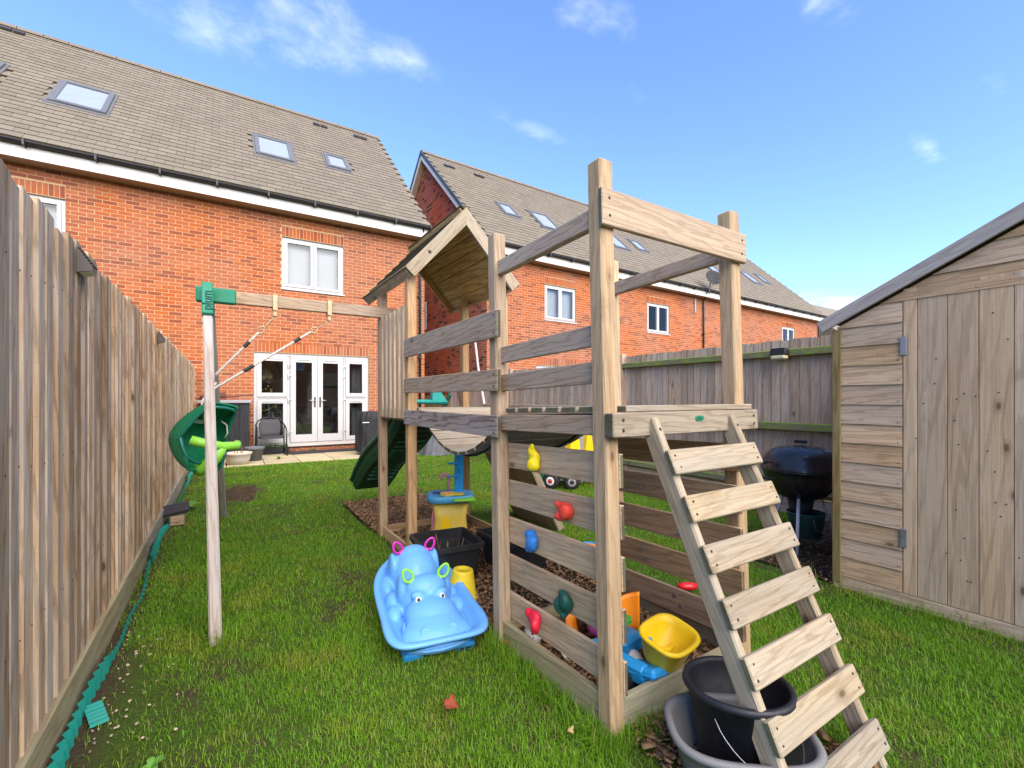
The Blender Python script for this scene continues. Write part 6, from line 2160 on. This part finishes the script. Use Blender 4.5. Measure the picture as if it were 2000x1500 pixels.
leaf_thing('fallen_leaf', 'brown leaf beside the hippo rocker on bark', (1.18, 1.93, .03), .05, 'leaf_red', 10, .018)
def weed(label, c, n, size, seed):
    r = random.Random(seed)
    t = thing('weed', label, 'weed', c, 'broad leaved weeds in the lawn')
    for k in range(n):
        a = k * 2.4 + r.random()
        L = size * r.uniform(.6, 1.1)
        V, F = [], []
        for j in range(6):
            f = j / 5
            w = L * .22 * math.sin(math.pi * (f * .85 + .1)) * (1 + .35 * (j % 2))
            z = .01 + L * .45 * math.sin(f * 2.2)
            for s in (-1, 1): V.append((L * f, s * w, z))
        F = [(j * 2, j * 2 + 2, j * 2 + 3, j * 2 + 1) for j in range(5)]
        mk('leaf', V, F, 'weed_green', t, T3(*c) @ Matrix.Rotation(a, 4, 'Z'))
weed('bright green dandelion weed at the bottom left of the lawn', (-.21, 1.93, 0), 11, .042, 1)
weed('weed clump between the path light and the fence', (-.36, 6.2, 0), 12, .16, 3)
weed('weed growing in the paving joint near the chair', (.93, 10.2, .02), 8, .10, 4)
weed('weed at the wall foot below the french doors', (1.75, 11.36, .02), 7, .09, 5)

# ------------------------------------------------------------------ grass
def vnoise(x, y, s, seed):
    """smooth value noise, vectorised"""
    r = np.random.default_rng(seed)
    G = r.random((256, 256))
    X, Y = x * s + 50, y * s + 50
    xi, yi = np.floor(X).astype(int), np.floor(Y).astype(int)
    fx, fy = X - xi, Y - yi
    fx = fx * fx * (3 - 2 * fx); fy = fy * fy * (3 - 2 * fy)
    g = lambda a, b: G[a % 256, b % 256]
    return (g(xi, yi) * (1 - fx) + g(xi + 1, yi) * fx) * (1 - fy) + (g(xi, yi + 1) * (1 - fx) + g(xi + 1, yi + 1) * fx) * fy
def grass():
    r = np.random.default_rng(9)
    cy_, sy_ = math.cos(YAW), math.sin(YAW)
    P = []
    # candidates per distance band
    for (d0, d1, dens) in ((1.0, 2.6, 22000), (2.6, 4.2, 12500), (4.2, 6.5, 6500), (6.5, 9.5, 3800), (9.5, 14, 2200)):
        x0, x1, y0_, y1_ = -.50, 5.15, .0, 9.66
        n = int((x1 - x0) * (y1_ - y0_) * dens)
        x = r.uniform(x0, x1, n); y = r.uniform(y0_, y1_, n)
        d = x * sy_ + y * cy_
        lat = (x * cy_ - y * sy_) / np.maximum(d, .01)
        k = (d >= d0) & (d < d1) & (np.abs(lat) < 1.33)
        P.append(np.stack([x[k], y[k], np.full(k.sum(), dens)], 1))
    P = np.concatenate(P)
    x, y, dens = P.T
    keep = np.ones(len(x), bool)
    def rect(a, b, c, d): return (x > a) & (x < b) & (y > c) & (y < d)
    edge = .02 * np.sin(y * 9) + .02 * np.sin(x * 13)
    keep &= ~rect(1.20, 2.06, 1.23, 5.2)
    keep &= ~((x > 1.14 + edge) & (x < 2.14 + edge) & (y > 2.0) & (y < 5.5 + edge))
    keep &= ~rect(3.42, 5.2, -.2, 1.45)
    soil = rect(.98 + .0, 2.1, 2.05, 3.3)
    keep &= ~(soil & (r.random(len(x)) < .96))
    keep &= ~(rect(3.3, 5.2, 1.4, 2.2) & (r.random(len(x)) < .9))
    bare = np.zeros(len(x))
    bare = np.maximum(bare, np.clip((np.where(y < 2.9, -.30, -.40) + .10 * vnoise(x, y, 3, 4) - x) / .08, 0, 1) * np.where(y < 3.2, .95, .6))
    bare = np.maximum(bare, .93 * (((x - .13) / .34) ** 2 + ((y - 7.0) / .72) ** 2 < .6 + .8 * vnoise(x, y, 5, 8)))
    bare = np.maximum(bare, .75 * (((x + .22) / .22) ** 2 + ((y - 2.15) / .35) ** 2 < .4 + .9 * vnoise(x, y, 7, 9)))
    bare = np.maximum(bare, .85 * (((x - 1.40) / .28) ** 2 + ((y - .98) / .22) ** 2 < 1))
    bare = np.maximum(bare, .6 * (((x - 1.7) / .2) ** 2 + ((y - .7) / .2) ** 2 < 1))
    bare = np.maximum(bare, .62 * np.clip((.6 * vnoise(x, y, 2.2, 12) + .4 * vnoise(x, y, 7.0, 15) - .56) / .14, 0, 1))
    keep &= r.random(len(x)) > bare
    x, y, dens = x[keep], y[keep], dens[keep]
    tx, ty = [], []
    for (cx_, cy__, sx_, sy__, m_) in ((1.15, 1.22, .03, .05, 260), (1.13, 1.55, .025, .20, 420), (1.13, 1.85, .025, .12, 240), (1.28, 1.16, .10, .025, 160), (1.17, 2.0, .05, .04, 140), (3.40, 1.0, .03, .35, 160), (3.40, .5, .03, .3, 140), (-.02, 2.75, .05, .05, 120), (2.1, 1.5, .03, .3, 200), (1.12, 3.9, .03, .25, 160)):
        tx.append(r.normal(cx_, sx_, m_)); ty.append(r.normal(cy__, sy__, m_))
    tx = np.concatenate(tx); ty = np.concatenate(ty)
    ok_ = ~((tx > 1.19) & (tx < 2.05) & (ty > 1.20) & (ty < 2.0)) & ~(tx > 3.44)
    tx, ty = tx[ok_], ty[ok_]
    nl = len(tx)
    x = np.concatenate([x, tx]); y = np.concatenate([y, ty]); dens = np.concatenate([dens, np.full(nl, 17000.0)])
    n = len(x)
    clump = vnoise(x, y, 6, 31)
    tall = vnoise(x, y, 2.0, 77)
    # longer tufts along timbers
    near = np.minimum.reduce([np.abs(x - 1.17) + 5 * ((y < 1.0) | (y > 2.0)), np.abs(x - 3.44) + 5 * (y > 1.45), np.hypot(x - .0, y - 2.76) * 1.2, np.abs(y - 1.2) + 5 * ((x < 1.15) | (x > 2.1)), np.abs(x - 2.07) + 5 * ((y < 1.1) | (y > 2.1))])
    tuft = np.clip(1 - near / .10, 0, 1)
    L = (.014 + .020 * r.random(n) + .020 * tall * clump) * (1 + 1.5 * tuft * r.random(n))
    L *= np.where(r.random(n) < .03, 1.8, 1.0)
    L[-nl:] = r.uniform(.05, .15, nl)
    W = .0014 * np.sqrt(20000 / dens) * r.uniform(.7, 1.35, n) * .95
    az = r.uniform(0, 2 * np.pi, n) + clump * 4
    lean = np.clip(r.normal(.85, .42, n), .05, 1.9)
    fx, fy = np.cos(az), np.sin(az)
    sx, sy = -fy, fx
    z0 = np.full(n, -.006)
    px_, py_ = x, y
    m1 = L * .55; 
    ax = px_ + fx * m1 * np.sin(lean * .5); ay = py_ + fy * m1 * np.sin(lean * .5); azz = z0 + m1 * np.cos(lean * .5)
    m2 = L * .5
    bx = ax + fx * m2 * np.sin(lean * 1.45); by = ay + fy * m2 * np.sin(lean * 1.45); bz = azz + m2 * np.cos(lean * 1.45)
    V = np.empty((n, 5, 3), np.float32)
    V[:, 0] = np.stack([px_ - sx * W, py_ - sy * W, z0], 1); V[:, 1] = np.stack([px_ + sx * W, py_ + sy * W, z0], 1)
    V[:, 2] = np.stack([ax + sx * W * .8, ay + sy * W * .8, azz], 1); V[:, 3] = np.stack([ax - sx * W * .8, ay - sy * W * .8, azz], 1)
    V[:, 4] = np.stack([bx, by, bz], 1)
    tri = np.array([[0, 1, 2], [0, 2, 3], [3, 2, 4]])
    T_ = (tri[None] + (np.arange(n) * 5)[:, None, None]).reshape(-1, 3)
    o = put('grass', big_mesh('grass', V.reshape(-1, 3), T_, 'grass_blade'))
    tag(o, 'mown green lawn grass with patches of bare soil', 'grass', None, 'stuff')
    print('GRASS', n)
grass()
